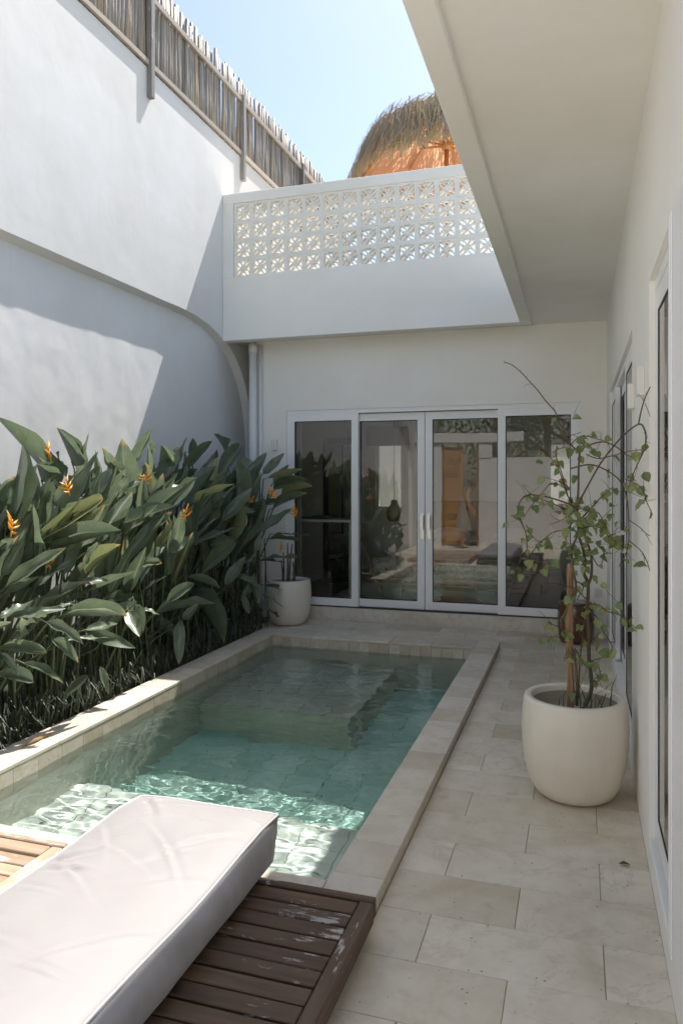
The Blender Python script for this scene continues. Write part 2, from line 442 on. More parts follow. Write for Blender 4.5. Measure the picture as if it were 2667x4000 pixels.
def wall_tiles(p0, p1, z0, z1, nx, nz, mat, normal):
    p0, p1 = Vector(p0), Vector(p1); L = (p1 - p0).length; w = L / nx; h = (z1 - z0) / nz
    k = ('w', round(w, 3), round(h, 3), mat.name)
    if k not in tile_cache:
        mb = MB(); mb.box(-w / 2 + .0008, w / 2 - .0008, -.008, .001, -h / 2 + .001, h / 2 - .001, .001); tile_cache[k] = mb.mesh('tile', mat)
    nrm = Vector(normal); rz = math.atan2(nrm.x, -nrm.y)
    for i in range(nx):
        for j in range(nz):
            c = p0.lerp(p1, (i + .5) / nx); o = link('tile', tile_cache[k], pool, (c.x, c.y, z0 + h * (j + .5)), (0, 0, rz)); caustic_receiver(o)
wall_tiles((PX0, PY1, 0), (PX1, PY1, 0), -.165, .038, 20, 1, M['band'], (0, -1, 0))
wall_tiles((PX0, PY0, 0), (PX0, PY1, 0), -.165, .038, 21, 1, M['band'], (1, 0, 0))
# large wall faces below the band (told apart only through moving water)
lower = MB()
e = .004
lower.add([(PX0 + e, PY0, DEEP), (PX0 + e, PY1, DEEP), (PX0 + e, PY1, -.167), (PX0 + e, PY0, -.167)], [(0, 1, 2, 3)])
lower.add([(PX1 - e, PY0, DEEP), (PX1 - e, PY1, DEEP), (PX1 - e, PY1, .034), (PX1 - e, PY0, .034)], [(3, 2, 1, 0)])
lower.add([(PX0, PY1 - e, DEEP), (PX1, PY1 - e, DEEP), (PX1, PY1 - e, -.167), (PX0, PY1 - e, -.167)], [(0, 1, 2, 3)])
lower.add([(PX0, PY0 + e, DEEP), (PX1, PY0 + e, DEEP), (PX1, PY0 + e, .034), (PX0, PY0 + e, .034)], [(3, 2, 1, 0)])
lower.add([(BX1 + e, BY0 - e, DEEP), (BX1 + e, PY1, DEEP), (BX1 + e, PY1, BT - .003), (BX1 + e, BY0 - e, BT - .003)], [(0, 1, 2, 3)])
lower.add([(PX0, BY0 - e, DEEP), (BX1 + e, BY0 - e, DEEP), (BX1 + e, BY0 - e, BT - .003), (PX0, BY0 - e, BT - .003)], [(0, 1, 2, 3)])
o = lower.build('basin_lining', M['poolstone'], pool); caustic_receiver(o)
# coping stones with a thin nosing over the water
def coping(x0, x1, y0, y1, along, n, first=0.0):
    for i in range(n):
        if along == 'Y': a, b, c, d = x0, x1, y0 + (y1 - y0) * i / n, y0 + (y1 - y0) * (i + 1) / n
        else: a, b, c, d = x0 + (x1 - x0) * i / n, x0 + (x1 - x0) * (i + 1) / n, y0, y1
        lay(a, b, c, d, pool, M['coping'], 'coping_stone', ZC, .022, .0025, .003)
coping(-.894, -.69, 2.43, 7.02, 'Y', 17)
coping(BEDX, PX0 + .012, 2.43, 7.02, 'Y', 8)
coping(PX0 + .012, -.894, PY1 - .012, 7.02, 'X', 5)
coping(PX0 + .012, -.894, 2.43, PY0 + .004, 'X', 4)
cb = MB()
cb.box(-.886, -.694, 2.434, 7.016, -.04, ZC - .022); cb.box(BEDX + .004, PX0 - .002, 2.434, 7.016, -.04, ZC - .022)
cb.box(PX0 - .002, -.886, PY1 + .002, 7.015, -.04, ZC - .022); cb.box(PX0 - .002, -.886, 2.435, PY0 - .002, -.04, ZC - .022)
cb.build('coping_base', M['sill'], pool)

# ---- water: one rippled sheet
wm = MB(); NXW, NYW = 150, 330
def wave(x, y):
    h = 0
    h += .0030 * noise.noise(Vector((x * 2.0, y * 2.6, .3))) + .0016 * noise.noise(Vector((x * 5.0 + 3, y * 8.0, 1.7)))
    h += .0009 * noise.noise(Vector((x * 10, y * 19, 4.1))) + .00025 * noise.noise(Vector((x * 24, y * 40, 6.1)))
    amp = .35 + .65 * max(0, min(1, 1.4 - abs(y - 4.6) * .5))
    return h * amp * 3.0
for j in range(NYW + 1):
    y = PY0 + (PY1 - PY0) * j / NYW
    for i in range(NXW + 1):
        x = PX0 + (PX1 - PX0) * i / NXW
        wm.v.append((x, y, ZW + wave(x, y)))
for j in range(NYW):
    for i in range(NXW):
        a = j * (NXW + 1) + i; wm.f.append((a, a + 1, a + NXW + 2, a + NXW + 1))
def water_mat():
    t = NT('pool_water'); t.n.remove(t.p)
    gl = t('BsdfGlass'); gl.inputs['IOR'].default_value = 1.333; gl.inputs['Roughness'].default_value = 0.0; gl.inputs['Color'].default_value = (.91, .98, .955, 1)
    t.l.new(gl.outputs[0], t.out.inputs['Surface']); return t.m
water = tag(wm.build('water', water_mat(), smooth=True), kind='structure')
water.cycles.is_caustics_caster = True

# ---- planting bed soil
sb = MB(); NS = 60
for j in range(NS + 1):
    for i in range(13):
        x = XN + (BEDX - XN) * i / 12; y = 2.43 + (YB - 2.43) * j / NS
        sb.v.append((x, y, -.005 + .03 * noise.noise(Vector((x * 4, y * 4, 0)))))
for j in range(NS):
    for i in range(12):
        a = j * 13 + i; sb.f.append((a, a + 1, a + 14, a + 13))
tag(sb.build('planting_bed_soil', M['soil']), kind='structure')

# ================================================================= LEFT GARDEN WALL with arched recess
AR0, AR1, ARZ = -1.6, 8.36, 3.30        # recess from AR0 to AR1 along Y, top ARZ
def arch_curve():
    pts = []
    far = [(6.60, 3.302), (6.9, 3.292), (7.213, 3.252), (7.45, 3.19), (7.60, 3.13), (7.734, 3.08), (7.834, 3.02), (7.978, 2.90), (8.141, 2.70), (8.265, 2.45), (8.332, 2.23), (8.36, 2.0), (8.36, -.05)]
    y = 1.2
    for k in range(14): pts.append((y + (6.6 - y) * k / 14, ARZ + .006 * noise.noise(Vector((k * .8, 0, 0)))))
    pts += far
    near = [(AR0, -.05), (AR0, 1.9), (-1.5, 2.3), (-1.25, 2.7), (-.8, 3.05), (-.3, 3.22), (.2, 3.28), (.7, 3.30)]
    return near + pts
arch = arch_curve()
WT = 5.39
outer = [(-6, -.05), (-6, WT), (13.5, WT), (13.5, -.05)]
v2 = [Vector(p) for p in outer + arch]
n0, n1 = len(outer), len(arch)
ed = [(i, (i + 1) % n0) for i in range(n0)] + [(n0 + i, n0 + (i + 1) % n1) for i in range(n1)]
rv, re_, rf, *_ = delaunay_2d_cdt(v2, ed, [], 0, 1e-5)
def inside(p, poly):
    c = False; n = len(poly)
    for i in range(n):
        a, b = poly[i], poly[(i + 1) % n]
        if (a[1] > p[1]) != (b[1] > p[1]) and p[0] < (b[0] - a[0]) * (p[1] - a[1]) / (b[1] - a[1]) + a[0]: c = not c
    return c
wl = MB(); wl.v = [(XL, p.x, p.y) for p in rv]
for f in rf:
    c = sum((rv[i] for i in f), Vector((0, 0))) / len(f)
    if inside(c, outer) and not inside(c, arch): wl.f.append(tuple(f))
nb = len(wl.v)
def splay(p):
    c = Vector((3.4, .5)); q = Vector(p); d = (c - q).normalized() * .045; return q + d
wl.add([(XL, p[0], p[1]) for p in arch] + [(XN - .012, splay(p).x, splay(p).y) for p in arch], [(i, i + 1, n1 + i + 1, n1 + i) for i in range(n1 - 1)])
wl.add([(XL, -6, WT), (XL, 13.5, WT), (-4.05, 13.5, WT), (-4.05, -6, WT), (-4.05, -6, -.05), (-4.05, 13.5, -.05), (XL, -6, -.05), (XL, 13.5, -.05)],
       [(0, 1, 2, 3), (3, 2, 5, 4), (0, 3, 4, 6), (1, 7, 5, 2)])
gw = wl.build('garden_wall', M['wall'])
tag(gw, 'tall white plastered garden wall with a long arched recess behind the plants', 'wall')
# the hand-trowelled back of the recess: truly uneven, so the ledge's shadow wavers
rc = MB(); ny, nz = 260, 70
for j in range(nz + 1):
    for i in range(ny + 1):
        y = AR0 + (AR1 - AR0) * i / ny; z = -.05 + (ARZ + .03) * j / nz
        d = .003 * noise.noise(Vector((y * 1.3, z * 1.1, 2))) + .004 * noise.noise(Vector((y * 5.2, z * 2.1, 5))) + .0022 * noise.noise(Vector((y * 13, z * 11, 8)))
        rc.v.append((XN + d, y, z))
for j in range(nz):
    for i in range(ny):
        a = j * (ny + 1) + i; rc.f.append((a, a + 1, a + ny + 2, a + ny + 1))
rc.build('recess_panel', M['wall'], gw, smooth=True)

# ================================================================= BAMBOO FENCE on the wall
fence = empty('bamboo_fence', (XL, 6, WT))
tag(fence, 'grey bamboo pole fence standing along the top of the white garden wall', 'fence')
pole_me = []
for k in range(6):
    mb = MB(); r = .0195 + .0015 * (k % 3); pts = []; rad = []
    zs = [0, .18 + .03 * k, .2 + .03 * k, .22 + .03 * k, .55 + .02 * k, .57 + .02 * k, .59 + .02 * k, .93]
    for z in zs:
        pts.append((.006 * math.sin(z * 4 + k), .006 * math.sin(z * 3 + k * 2), z)); rad.append(r * (1 - .12 * z))
    rad[2] *= 1.14; rad[5] *= 1.14
    mb.tube(pts, rad, 7); pole_me.append(mb.mesh('bamboo_pole', M['bamboo'], True))
y = 4.3
while y < 12.2:
    link('bamboo_pole', random.choice(pole_me), fence, (XL - .025 + random.uniform(-.008, .008), y, WT + .0), (random.uniform(-.015, .015), random.uniform(-.02, .02), random.uniform(0, 6)), (1, 1, random.uniform(.94, 1.03)))
    y += random.uniform(.041, .056)
for (y0, y1) in ((4.3, 6.0), (6.06, 7.99), (8.05, 9.97), (10.03, 12.2)):
    for z in (WT + .012, 6.03):
        mb = MB(); mb.box(XL + .002, XL + .03, y0, y1, z, z + (.055 if z > 6 else .05), .003); mb.build('rail', M['rail'], fence)
for y in (4.1, 6.03, 8.02, 10.0):
    mb = MB(); zt = 6.6 if y < 7 else 6.12
    mb.box(XL - .002, XL + .052, y - .03, y + .03, 5.11, zt, .004); mb.build('post', M['post'], fence)

# ================================================================= VILLA
villa = empty('villa', (-1.5, YB, 0))
tag(villa, 'white plastered single-storey villa with deep eaves, roof parapet and glass sliding doors', 'building')
ZS, ZB = 3.165, 3.13          # soffit, underside of beam and parapet
D0, D1, DZ0, DZ1 = -3.17, .022, .15, 2.36        # back sliding door opening
bw = MB()
bw.box(-3.62, D0, YB, YB + .16, -.04, ZS + .02); bw.box(D1, XR + .02, YB, YB + .16, -.04, ZS + .02)
bw.box(D0, D1, YB, YB + .16, DZ1, ZS + .02)
bw.build('back_wall', M['villa'], villa)
sl = MB(); sl.box(D0, D1, YB + .001, YB + .16, -.04, DZ0 - .004); sl.build('threshold', M['sill'], villa)
# right wall with two door openings
RD = [(1.45, 3.215), (4.20, 7.08)]; RZ0, RZ1 = .15, 2.355
rw = MB()
rw.box(XR, XR + .16, 3.215, 4.20, -.04, ZS + .02); rw.box(XR, XR + .16, 7.08, YB - .001, -.04, ZS + .02)
rw.box(XR, XR + .16, 1.35, 1.45, -.04, ZS + .02)
for (a, b) in RD: rw.box(XR, XR + .16, a, b, RZ1, ZS + .02)
rw.build('side_wall', M['villa'], villa)
for (a, b) in RD:
    mb = MB(); mb.box(XR + .0, XR + .16, a, b, -.04, RZ0 - .03 if a > 0 else .13, .004); mb.build('threshold', M['villa'], villa)
# soffit, slab, beam
cl = MB(); cl.box(-.4475, 4.5, 2.28, 12.6, ZS, 3.43); cl.box(XR + .001, 4.5, 1.35, 2.279, ZS, 3.43); cl.build('eaves_slab', M['ceiling'], villa)  # near ends stop short out of view to let in more fill light
be = MB(); be.box(-.552, -.446, 2.27, 7.535, ZB, 3.45, .004); be.build('edge_beam', M['ceiling'], villa)
# roof terrace slab and parapet
PYF, PYB = 7.54, 7.69
rs = MB(); rs.box(-3.79, -.441, PYB + .001, 12.6, ZS, 3.36); rs.build('roof_terrace', M['sill'], villa)
pp = MB()
pp.box(-3.798, -.4415, PYF, PYB, ZB, 3.832, .004); pp.box(-.4415, .6, PYF, PYB, 3.425, 3.832)
pp.box(-3.798, -3.672, PYF + .001, PYB, 3.833, 4.66); pp.box(-3.799, .6, PYF, PYB + .01, 4.661, 4.772, .004)
par = pp.build('parapet', M['villa'], villa)
# breeze blocks
BS = .2075
def breeze_mesh():
    s = .5; inn = .395
    polys = []
    for q in range(4):
        a = math.pi / 4 + q * math.pi / 2
        lens = []
        r0, r1, w = .10, .535, .078
        n = 7
        for k in range(n + 1):
            tt = k / n; lens.append((r0 + (r1 - r0) * tt, w * math.sin(math.pi * tt) ** .8))
        for k in range(n - 1, 0, -1):
            tt = k / n; lens.append((r0 + (r1 - r0) * tt, -w * math.sin(math.pi * tt) ** .8))
        polys.append([(x * math.cos(a) - y * math.sin(a), x * math.sin(a) + y * math.cos(a)) for x, y in lens])
        a = q * math.pi / 2
        tri = []; ap = .135
        for k in range(6):
            tt = k / 5; tri.append((ap + (inn - ap) * tt, .020 + .215 * tt ** 1.9 if k else 0.0))
        tri2 = tri + [(x, -y) for x, y in reversed(tri[1:])]
        polys.append([(x * math.cos(a) - y * math.sin(a), x * math.sin(a) + y * math.cos(a)) for x, y in tri2])
    sq = [(-s, -s), (s, -s), (s, s), (-s, s)]
    vv = [Vector(p) for p in sq]; ee = [(0, 1), (1, 2), (2, 3), (3, 0)]
    for p in polys:
        b = len(vv); vv += [Vector(q) for q in p]; ee += [(b + i, b + (i + 1) % len(p)) for i in range(len(p))]
    rv, re2, rf, *_ = delaunay_2d_cdt(vv, ee, [], 0, 1e-6)
    mb = MB(); nv = len(rv); T = .5 * .075 / BS
    k = BS - .0012
    mb.v = [(p.x * k, -.037, p.y * k) for p in rv] + [(p.x * k, .037, p.y * k) for p in rv]
    for f in rf:
        c = sum((rv[i] for i in f), Vector((0, 0))) / len(f)
        if any(inside(c, p) for p in polys): continue
        mb.f.append(tuple(f)); mb.f.append(tuple(i + nv for i in reversed(f)))
    cnt = {}
    for f in list(mb.f):
        if max(f) >= nv: continue
        for i in range(len(f)):
            e = (f[i], f[(i + 1) % len(f)]); cnt[tuple(sorted(e))] = cnt.get(tuple(sorted(e)), []) + [e]
    for es in cnt.values():
        if len(es) == 1:
            a, b = es[0]; mb.f.append((b, a, a + nv, b + nv))
    return mb.mesh('breeze_block', M['villa'])
bb = breeze_mesh()
for r in range(4):
    for c in range(20):
        o = link('breeze_block', bb, par, (-3.668 + BS * (c + .5), (PYF + PYB) / 2 - .015 + random.uniform(-.003, .003), 3.832 + BS * (r + .5) + random.uniform(-.0008, .0008)), (random.uniform(-.008, .008), random.choice((0, math.pi / 2, math.pi)) + random.uniform(-.006, .006), random.uniform(-.008, .008)))
# joints between blocks
jm = MB()
for c in range(21): x = -3.668 + BS * c; jm.box(x - .006, x + .006, 7.60, 7.63, 3.832, 4.661)
for r in range(1, 4): z = 3.832 + BS * r; jm.box(-3.668, .5, 7.604, 7.626, z - .006, z + .006)
jm.build('mortar', M['villa'], par)
# rain pipes in the corner
for (x, r, y) in ((-3.555, .047, YB - .055), (-3.475, .02, YB - .025)):
    mb = MB(); mb.tube([(x, y, 0), (x, y, 3.12)], r, 16); o = mb.build('rain_pipe', M['plastic'], villa, True)
mb = MB(); mb.tube([(-3.555, YB - .055, 3.03), (-3.555, YB - .055, 3.129)], .053, 16); mb.build('pipe_collar', M['plastic'], villa, True)

# sliding doors -----------------------------------------------------------------
def door_leaf(parent, p0, p1, z0, z1, depth, st=.078, top=.08, bot=.085, handle=None, glass='glass', outward=(0, -1, 0), th=.042, gd=.006, pd=.018):
    """leaf standing between plan points p0 and p1; outward = side the photo sees; depth = offset of its face behind the line"""
    p0, p1, out = Vector((*p0, 0)), Vector((*p1, 0)), Vector(outward)
    u = (p1 - p0).normalized(); L = (p1 - p0).length
    def P(a, d, z): return tuple(p0 + u * a - out * d + Vector((0, 0, z)))
    def bx(mb, a0, a1, d0, d1, zz0, zz1):
        v = [P(a, d, z) for z in (zz0, zz1) for d in (d0, d1) for a in (a0, a1)]
        mb.add(v, [(0, 2, 3, 1), (4, 5, 7, 6), (0, 1, 5, 4), (2, 6, 7, 3), (0, 4, 6, 2), (1, 3, 7, 5)])
    fr = MB()
    bx(fr, .003, st, depth, depth + th, z0, z1); bx(fr, L - st, L - .003, depth, depth + th, z0, z1)
    bx(fr, st, L - st, depth + .001, depth + th, z1 - top, z1); bx(fr, st, L - st, depth + .001, depth + th, z0, z0 + bot)
    leaf = fr.build('sliding_door', M['frame'], parent)
    gk = MB(); g = .009
    for (a0, a1, c0, c1) in ((st, st + g, z0 + bot, z1 - top), (L - st - g, L - st, z0 + bot, z1 - top), (st + g, L - st - g, z1 - top - g, z1 - top), (st + g, L - st - g, z0 + bot, z0 + bot + g)):
        bx(gk, a0, a1, depth + gd, depth + .03, c0, c1)
    gk.build('gasket', M['gasket'], leaf)
    q = [P(st + .004, depth + pd, z0 + bot + .004), P(L - st - .004, depth + pd, z0 + bot + .004), P(L - st - .004, depth + pd, z1 - top - .004), P(st + .004, depth + pd, z1 - top - .004)]
    p_ = MB(); p_.add(q, [(0, 1, 2, 3)]); p_.build('pane', M[glass], leaf)
    if handle is not None:
        a, zc = handle; h = MB()
        bx(h, a - .02, a + .02, depth - .012, depth, zc - .16, zc + .12)
        bx(h, a - .013, a + .013, depth - .045, depth - .012, zc + .07, zc + .10); bx(h, a - .013, a + .013, depth - .045, depth - .012, zc - .06, zc - .03)
        bx(h, a - .016, a + .016, depth - .058, depth - .045, zc - .06, zc + .10)
        h.build('handle', M['handle'], leaf)
    return leaf
fo = MB()   # fixed outer frame of the back door
fo.box(D0 + .001, D1 - .001, YB + .012, YB + .13, DZ1 - .045, DZ1 - .001); fo.box(D0 + .001, D0 + .022, YB + .02, YB + .13, DZ0, DZ1 - .046); fo.box(D1 - .022, D1 - .001, YB + .02, YB + .13, DZ0, DZ1 - .046)
fo.build('door_frame', M['frame'], villa)
tr = MB(); tr.box(D0 + .001, D1 - .001, YB + .03, YB + .13, DZ0 - .003, DZ0 + .012); tr.build('door_track', M['gasket'], villa)
XM = [D0 + .012, -2.33, -1.584, -.792, D1 - .012]
lz0, lz1 = DZ0 + .014, DZ1 - .044
door_leaf(villa, (XM[0], YB), (XM[1] + .012, YB), lz0, lz1, .015, st=.082)
door_leaf(villa, (XM[1] - .07, YB), (XM[2] - .001, YB), lz0, lz1 - .01, .068, st=.082, handle=(.79, 1.09))
door_leaf(villa, (XM[2] + .001, YB), (XM[3] + .07, YB), lz0, lz1 - .01, .068, st=.082, handle=(.048, 1.09))
door_leaf(villa, (XM[3] - .012, YB), (XM[4], YB), lz0, lz1, .015, st=.082)
# right wall, far opening: four leaves; near opening: one glazed leaf + a white solid folding leaf
def side_frame(a, b):
    f = MB(); f.box(XR + .022, XR + .155, a + .001, b - .001, RZ1 - .05, RZ1 - .001); f.box(XR + .022, XR + .155, a + .001, a + .022, .13, RZ1 - .051); f.box(XR + .022, XR + .155, b - .022, b - .001, .13, RZ1 - .051)
    f.build('door_frame', M['frame'], villa)
side_frame(4.20, 7.08)
for k, (a, b, d) in enumerate(((4.224, 5.02, .012), (4.94, 5.68, .058), (5.62, 6.36, .058), (6.28, 7.056, .012))):
    door_leaf(villa, (XR, b), (XR, a), .14, RZ1 - .052, d, st=.07, outward=(-1, 0, 0), th=.036, gd=.002, pd=.0045, handle=(.67, 1.1) if k == 2 else None)
side_frame(1.45, 3.215)
door_leaf(villa, (XR, 3.192), (XR, 2.30), .14, RZ1 - .052, .024, st=.058, outward=(-1, 0, 0), th=.036, gd=.002, pd=.0045)
mb = MB(); mb.box(XR - .004, XR + .018, 1.47, 2.46, .135, RZ1 - .004, .003)
fl = mb.build('folding_leaf', M['frame'], villa)
mb = MB(); mb.box(XR - .010, XR - .0045, 2.425, 2.455, .135, RZ1 - .004, .002); mb.build('leaf_profile', M['frame'], fl)
mb = MB(); mb.box(XR - .010, XR - .0045, 2.385, 2.405, .135, RZ1 - .004, .002); mb.build('leaf_profile', M['frame'], fl)
# tiled floor of the side room at the doorway
mb = MB(); mb.box(XR + .161, 4.4, 1.46, 7.86, -.04, .10); sf = mb.build('side_room_floor', M['grout'], villa)
for i in range(4):
    for j in range(9):
        lay(XR + .162 + .6 * i, XR + .162 + .6 * (i + 1), 1.47 + .6 * j, 1.47 + .6 * (j + 1), sf, M['tile'], 'tile', .112, .011, .004)
# enclosing walls of the rooms behind the glass
rm = MB()
rm.box(4.4, 4.5, 1.35, 12.6, -.04, ZS); rm.box(XR + .16, 4.4, 1.35, 1.45, -.04, ZS); rm.box(XR + .16, 4.4, YB + .001, YB + .1, -.04, ZS)
rm.box(-3.62, -3.55, YB + .161, 11.5, -.04, ZS); rm.box(.55, .62, YB + .161, 11.5, -.04, ZS)
W1 = (-3.09, -2.63, 1.11, 2.30); W2 = (-.44, -.05, 1.11, 2.15)
for (a, b) in ((-3.62, W1[0]), (W1[1], W2[0]), (W2[1], .62)): rm.box(a, b, 11.5, 11.6, -.04, ZS)
for w in (W1, W2): rm.box(w[0], w[1], 11.5, 11.6, -.04, w[2]); rm.box(w[0], w[1], 11.5, 11.6, w[3], ZS)
M['room'] = plaster('room_paint', (.80, .78, .74), .05, .1, .003)
rm.build('room_walls', M['room'], villa)
for w in (W1, W2):
    mb = MB(); t_ = .05
    mb.box(w[0], w[0] + t_, 11.52, 11.57, w[2], w[3]); mb.box(w[1] - t_, w[1], 11.52, 11.57, w[2], w[3]); mb.box(w[0] + t_, w[1] - t_, 11.52, 11.57, w[2], w[2] + t_); mb.box(w[0] + t_, w[1] - t_, 11.52, 11.57, w[3] - t_, w[3])
    wf = mb.build('window', M['frame'], villa)
    mb = MB(); mb.add([(w[0], 11.55, w[2]), (w[1], 11.55, w[2]), (w[1], 11.55, w[3]), (w[0], 11.55, w[3])], [(0, 1, 2, 3)]); mb.build('pane', M['glassfar'], wf)
mb = MB(); mb.box(-3.55, .55, YB + .161, 11.5, -.04, .148); mb.build('bedroom_floor', simple('dark_floor', (.14, .13, .11), .35, var=.15), villa)
mb = MB(); mb.box(-3.22, -2.54, 11.42, 11.47, 2.12, 2.42); mb.build('roman_blind', simple('grey_blind', (.16, .15, .14), .9, var=.1), villa)

# white wall added outside the bedroom windows to make them look bright
mb = MB(); mb.box(-6, 6, 13.1, 13.25, -.05, 3.0)
tag(mb.build('added_bright_wall', M['wall']), 'white wall added outside to brighten the bedroom windows', 'wall')

# ================================================================= WALL LAMPS AND SOCKETS
def wall_lamp(name, c, size, out, label):
    """c = centre on the wall, size = (along wall, protrusion, height)"""
    root = empty(name, c); u, o_, w = Vector((1, 0, 0)) if out[1] else Vector((0, 1, 0)), Vector(out), size
    a, p, h = size; c = Vector(c)
    def bx(mb, a0, a1, d0, d1, z0, z1):
        v = [tuple(c + u * x + o_ * d + Vector((0, 0, z))) for z in (z0, z1) for d in (d0, d1) for x in (a0, a1)]
        mb.add(v, [(0, 2, 3, 1), (4, 5, 7, 6), (0, 1, 5, 4), (2, 6, 7, 3), (0, 4, 6, 2), (1, 3, 7, 5)])
    s = MB(); t = .004
    bx(s, -a / 2, a / 2, p - t, p, -h / 2, h / 2); bx(s, -a / 2, a / 2, 0, t, -h / 2, h / 2)
    bx(s, -a / 2, -a / 2 + t, t, p - t, -h / 2, h / 2); bx(s, a / 2 - t, a / 2, t, p - t, -h / 2, h / 2); bx(s, -a / 2 + t, a / 2 - t, t, p - t, h / 2 - t, h / 2)
    s.build('lamp_box', M['white_lamp'], root)
    d = MB(); bx(d, -a / 2 + t, a / 2 - t, t, p - t, -h / 2 + .006, -h / 2 + .010); d.build('diffuser', simple('lamp_diffuser', (.45, .45, .42), .3), root)
    tag(root, label, 'wall lamp', 'white box wall lamps')
wall_lamp('wall_lamp', (XR - .001, 3.46, 1.985), (.075, .030, .125), (-1, 0, 0), 'nearer white box wall lamp on the strip of wall between the side doors')
wall_lamp('wall_lamp', (XR - .001, 4.06, 1.985), (.075, .030, .125), (-1, 0, 0), 'farther white box wall lamp beside the far side door')
wall_lamp('wall_lamp', (-3.31, YB - .001, 1.972), (.075, .036, .12), (0, -1, 0), 'small white box wall lamp beside the rain pipes')
wall_lamp('wall_lamp', (.163, YB - .001, 2.0), (.085, .036, .12), (0, -1, 0), 'small white box wall lamp behind the vine in the corner')
sk = empty('wall_socket', (.19, YB - .001, .44))
mb = MB(); mb.box(.15, .235, YB - .014, YB - .001, .39, .49, .003); mb.build('plate', M['plastic'], sk)
mb = MB(); mb.box(.165, .22, YB - .024, YB - .0145, .405, .475, .003); mb.build('cover', simple('socket_cover', (.6, .6, .58), .3), sk)
tag(sk, 'white weatherproof socket low on the back wall near the corner', 'socket')

# ================================================================= POTS
def profile_pot(h=.485, r=.256):
    k = r / .256; q = h / .485
    return [(.13 * k, .0), (.165 * k, .004 * q), (.19 * k, .022 * q), (.213 * k, .06 * q), (.231 * k, .11 * q), (.245 * k, .18 * q), (.254 * k, .26 * q), (.256 * k, .33 * q), (.252 * k, .41 * q), (.245 * k, .465 * q), (.2405 * k, .481 * q), (.235 * k, h), (.212 * k, h), (.207 * k, .479 * q), (.205 * k, .44 * q), (.206 * k, .40 * q), (.206 * k, .385 * q)]
def make_pot(name, x, y, label, cat='plant pot', group=None):
    root = empty(name, (x, y, .002))
    p = MB(); p.lathe(profile_pot(), x, y, 64); p.v = [(a, b, c + .002) for a, b, c in p.v]
    body = p.build('pot_body', M['pot'], root, True)
    s_ = MB(); pr = [(.205, .455), (.204, .40), (.16, .393), (.10, .40), (.05, .396), (.002, .402)]
    s_.lathe(pr, x, y, 40, False); s_.v = [(a, b, c + .012 * noise.noise(Vector((a * 22, b * 22, 0))) if i >= 80 else c) for i, (a, b, c) in enumerate(s_.v)]
    s_.build('soil', M['inpot'], root, True)
    tag(root, label, cat, group); return root
PX, PY = -.018, 3.87
big_pot = make_pot('plant_pot', PX, PY, 'large round cream ceramic pot on the walkway by the side wall', 'plant pot', 'cream ceramic pots')
make_pot('plant_pot', -3.02, 7.56, 'round cream ceramic pot standing in the far corner by the heliconias', 'plant pot', 'cream ceramic pots')
st = empty('ceramic_stool', (-.022, 7.53, .002))
mb = MB(); mb.lathe([(.12, .002), (.148, .006), (.163, .05), (.172, .13), (.174, .22), (.17, .31), (.163, .36), (.158, .375), (.15, .381)], -.022, 7.53, 48); mb.build('body', M['brown'], st, True)
mb = MB(); mb.lathe([(.149, .3815), (.148, .389), (.14, .392), (.02, .392)], -.022, 7.53, 40); mb.build('seat_top', simple('glazed_top', (.12, .115, .10), .2, var=.2), st, True)
tag(st, 'dark brown glazed barrel-shaped ceramic stool in the corner behind the vine', 'stool')

# ================================================================= VINE ON A STAKE in the large pot
vine = empty('potted_vine', (PX, PY, .40))
tag(vine, 'thorny leafy vine with bare arching twigs tied to a wooden stake in the large pot', 'plant')
def zc(o, k):
    return lambda x, y: (o[0] + x * k, o[1] + y * k)
Z6 = zc((1900, 1300), .5103); Z9 = zc((1900, 2300), .4892)
mb = MB()
s0 = atY(*Z9(664, 960), PY - .02); s1 = atY(*Z6(632, 1765), PY - .02); s0.z = .38
pts = [s0.lerp(s1, t) + Vector((.004 * math.sin(t * 9), .003 * math.cos(t * 7), 0)) for t in (0, .2, .4, .6, .8, .97, 1)]
mb.tube(pts, [.018, .0185, .017, .019, .0175, .0165, .010], 7); mb.build('stake', M['stake'], vine)
branches = []   # (points zoom, converter, y offset, radius0, radius1, leaf count, thorny)
B = lambda pts, cv=Z6, dy=0.0, r0=.004, r1=.0018, leaves=0, th=True: branches.append(([cv(*p) for p in pts], dy, r0, r1, leaves, th))
# stems
B([(770, 960), (830, 820), (832, 700), (815, 560), (812, 330), (800, 180), (806, 60)], Z9, .05, .0105, .009, 0, False)
B([(770, 2120), (775, 1930), (742, 1840), (750, 1770), (735, 1650), (705, 1560), (700, 1450), (690, 1330), (700, 1200), (702, 1050), (710, 905)], Z6, .05, .009, .005, 9, False)
B([(772, 1935), (800, 1850), (797, 1700), (762, 1590), (740, 1500), (725, 1420)], Z6, .04, .007, .005, 5, False)
B([(725, 1420), (800, 1340), (900, 1230), (965, 1180)], Z6, .03, .005, .002, 8)
B([(718, 930), (716, 700), (695, 520), (645, 430), (600, 320), (602, 250), (640, 160), (690, 30)], Z9, -.03, .008, .006, 4, False)
B([(665, 2060), (680, 1930), (655, 1780), (652, 1650), (690, 1560), (720, 1440)], Z6, -.03, .0065, .005, 5, False)
B([(735, 880), (740, 620), (760, 420), (780, 250), (800, 150)], Z9, .09, .004, .003, 2)
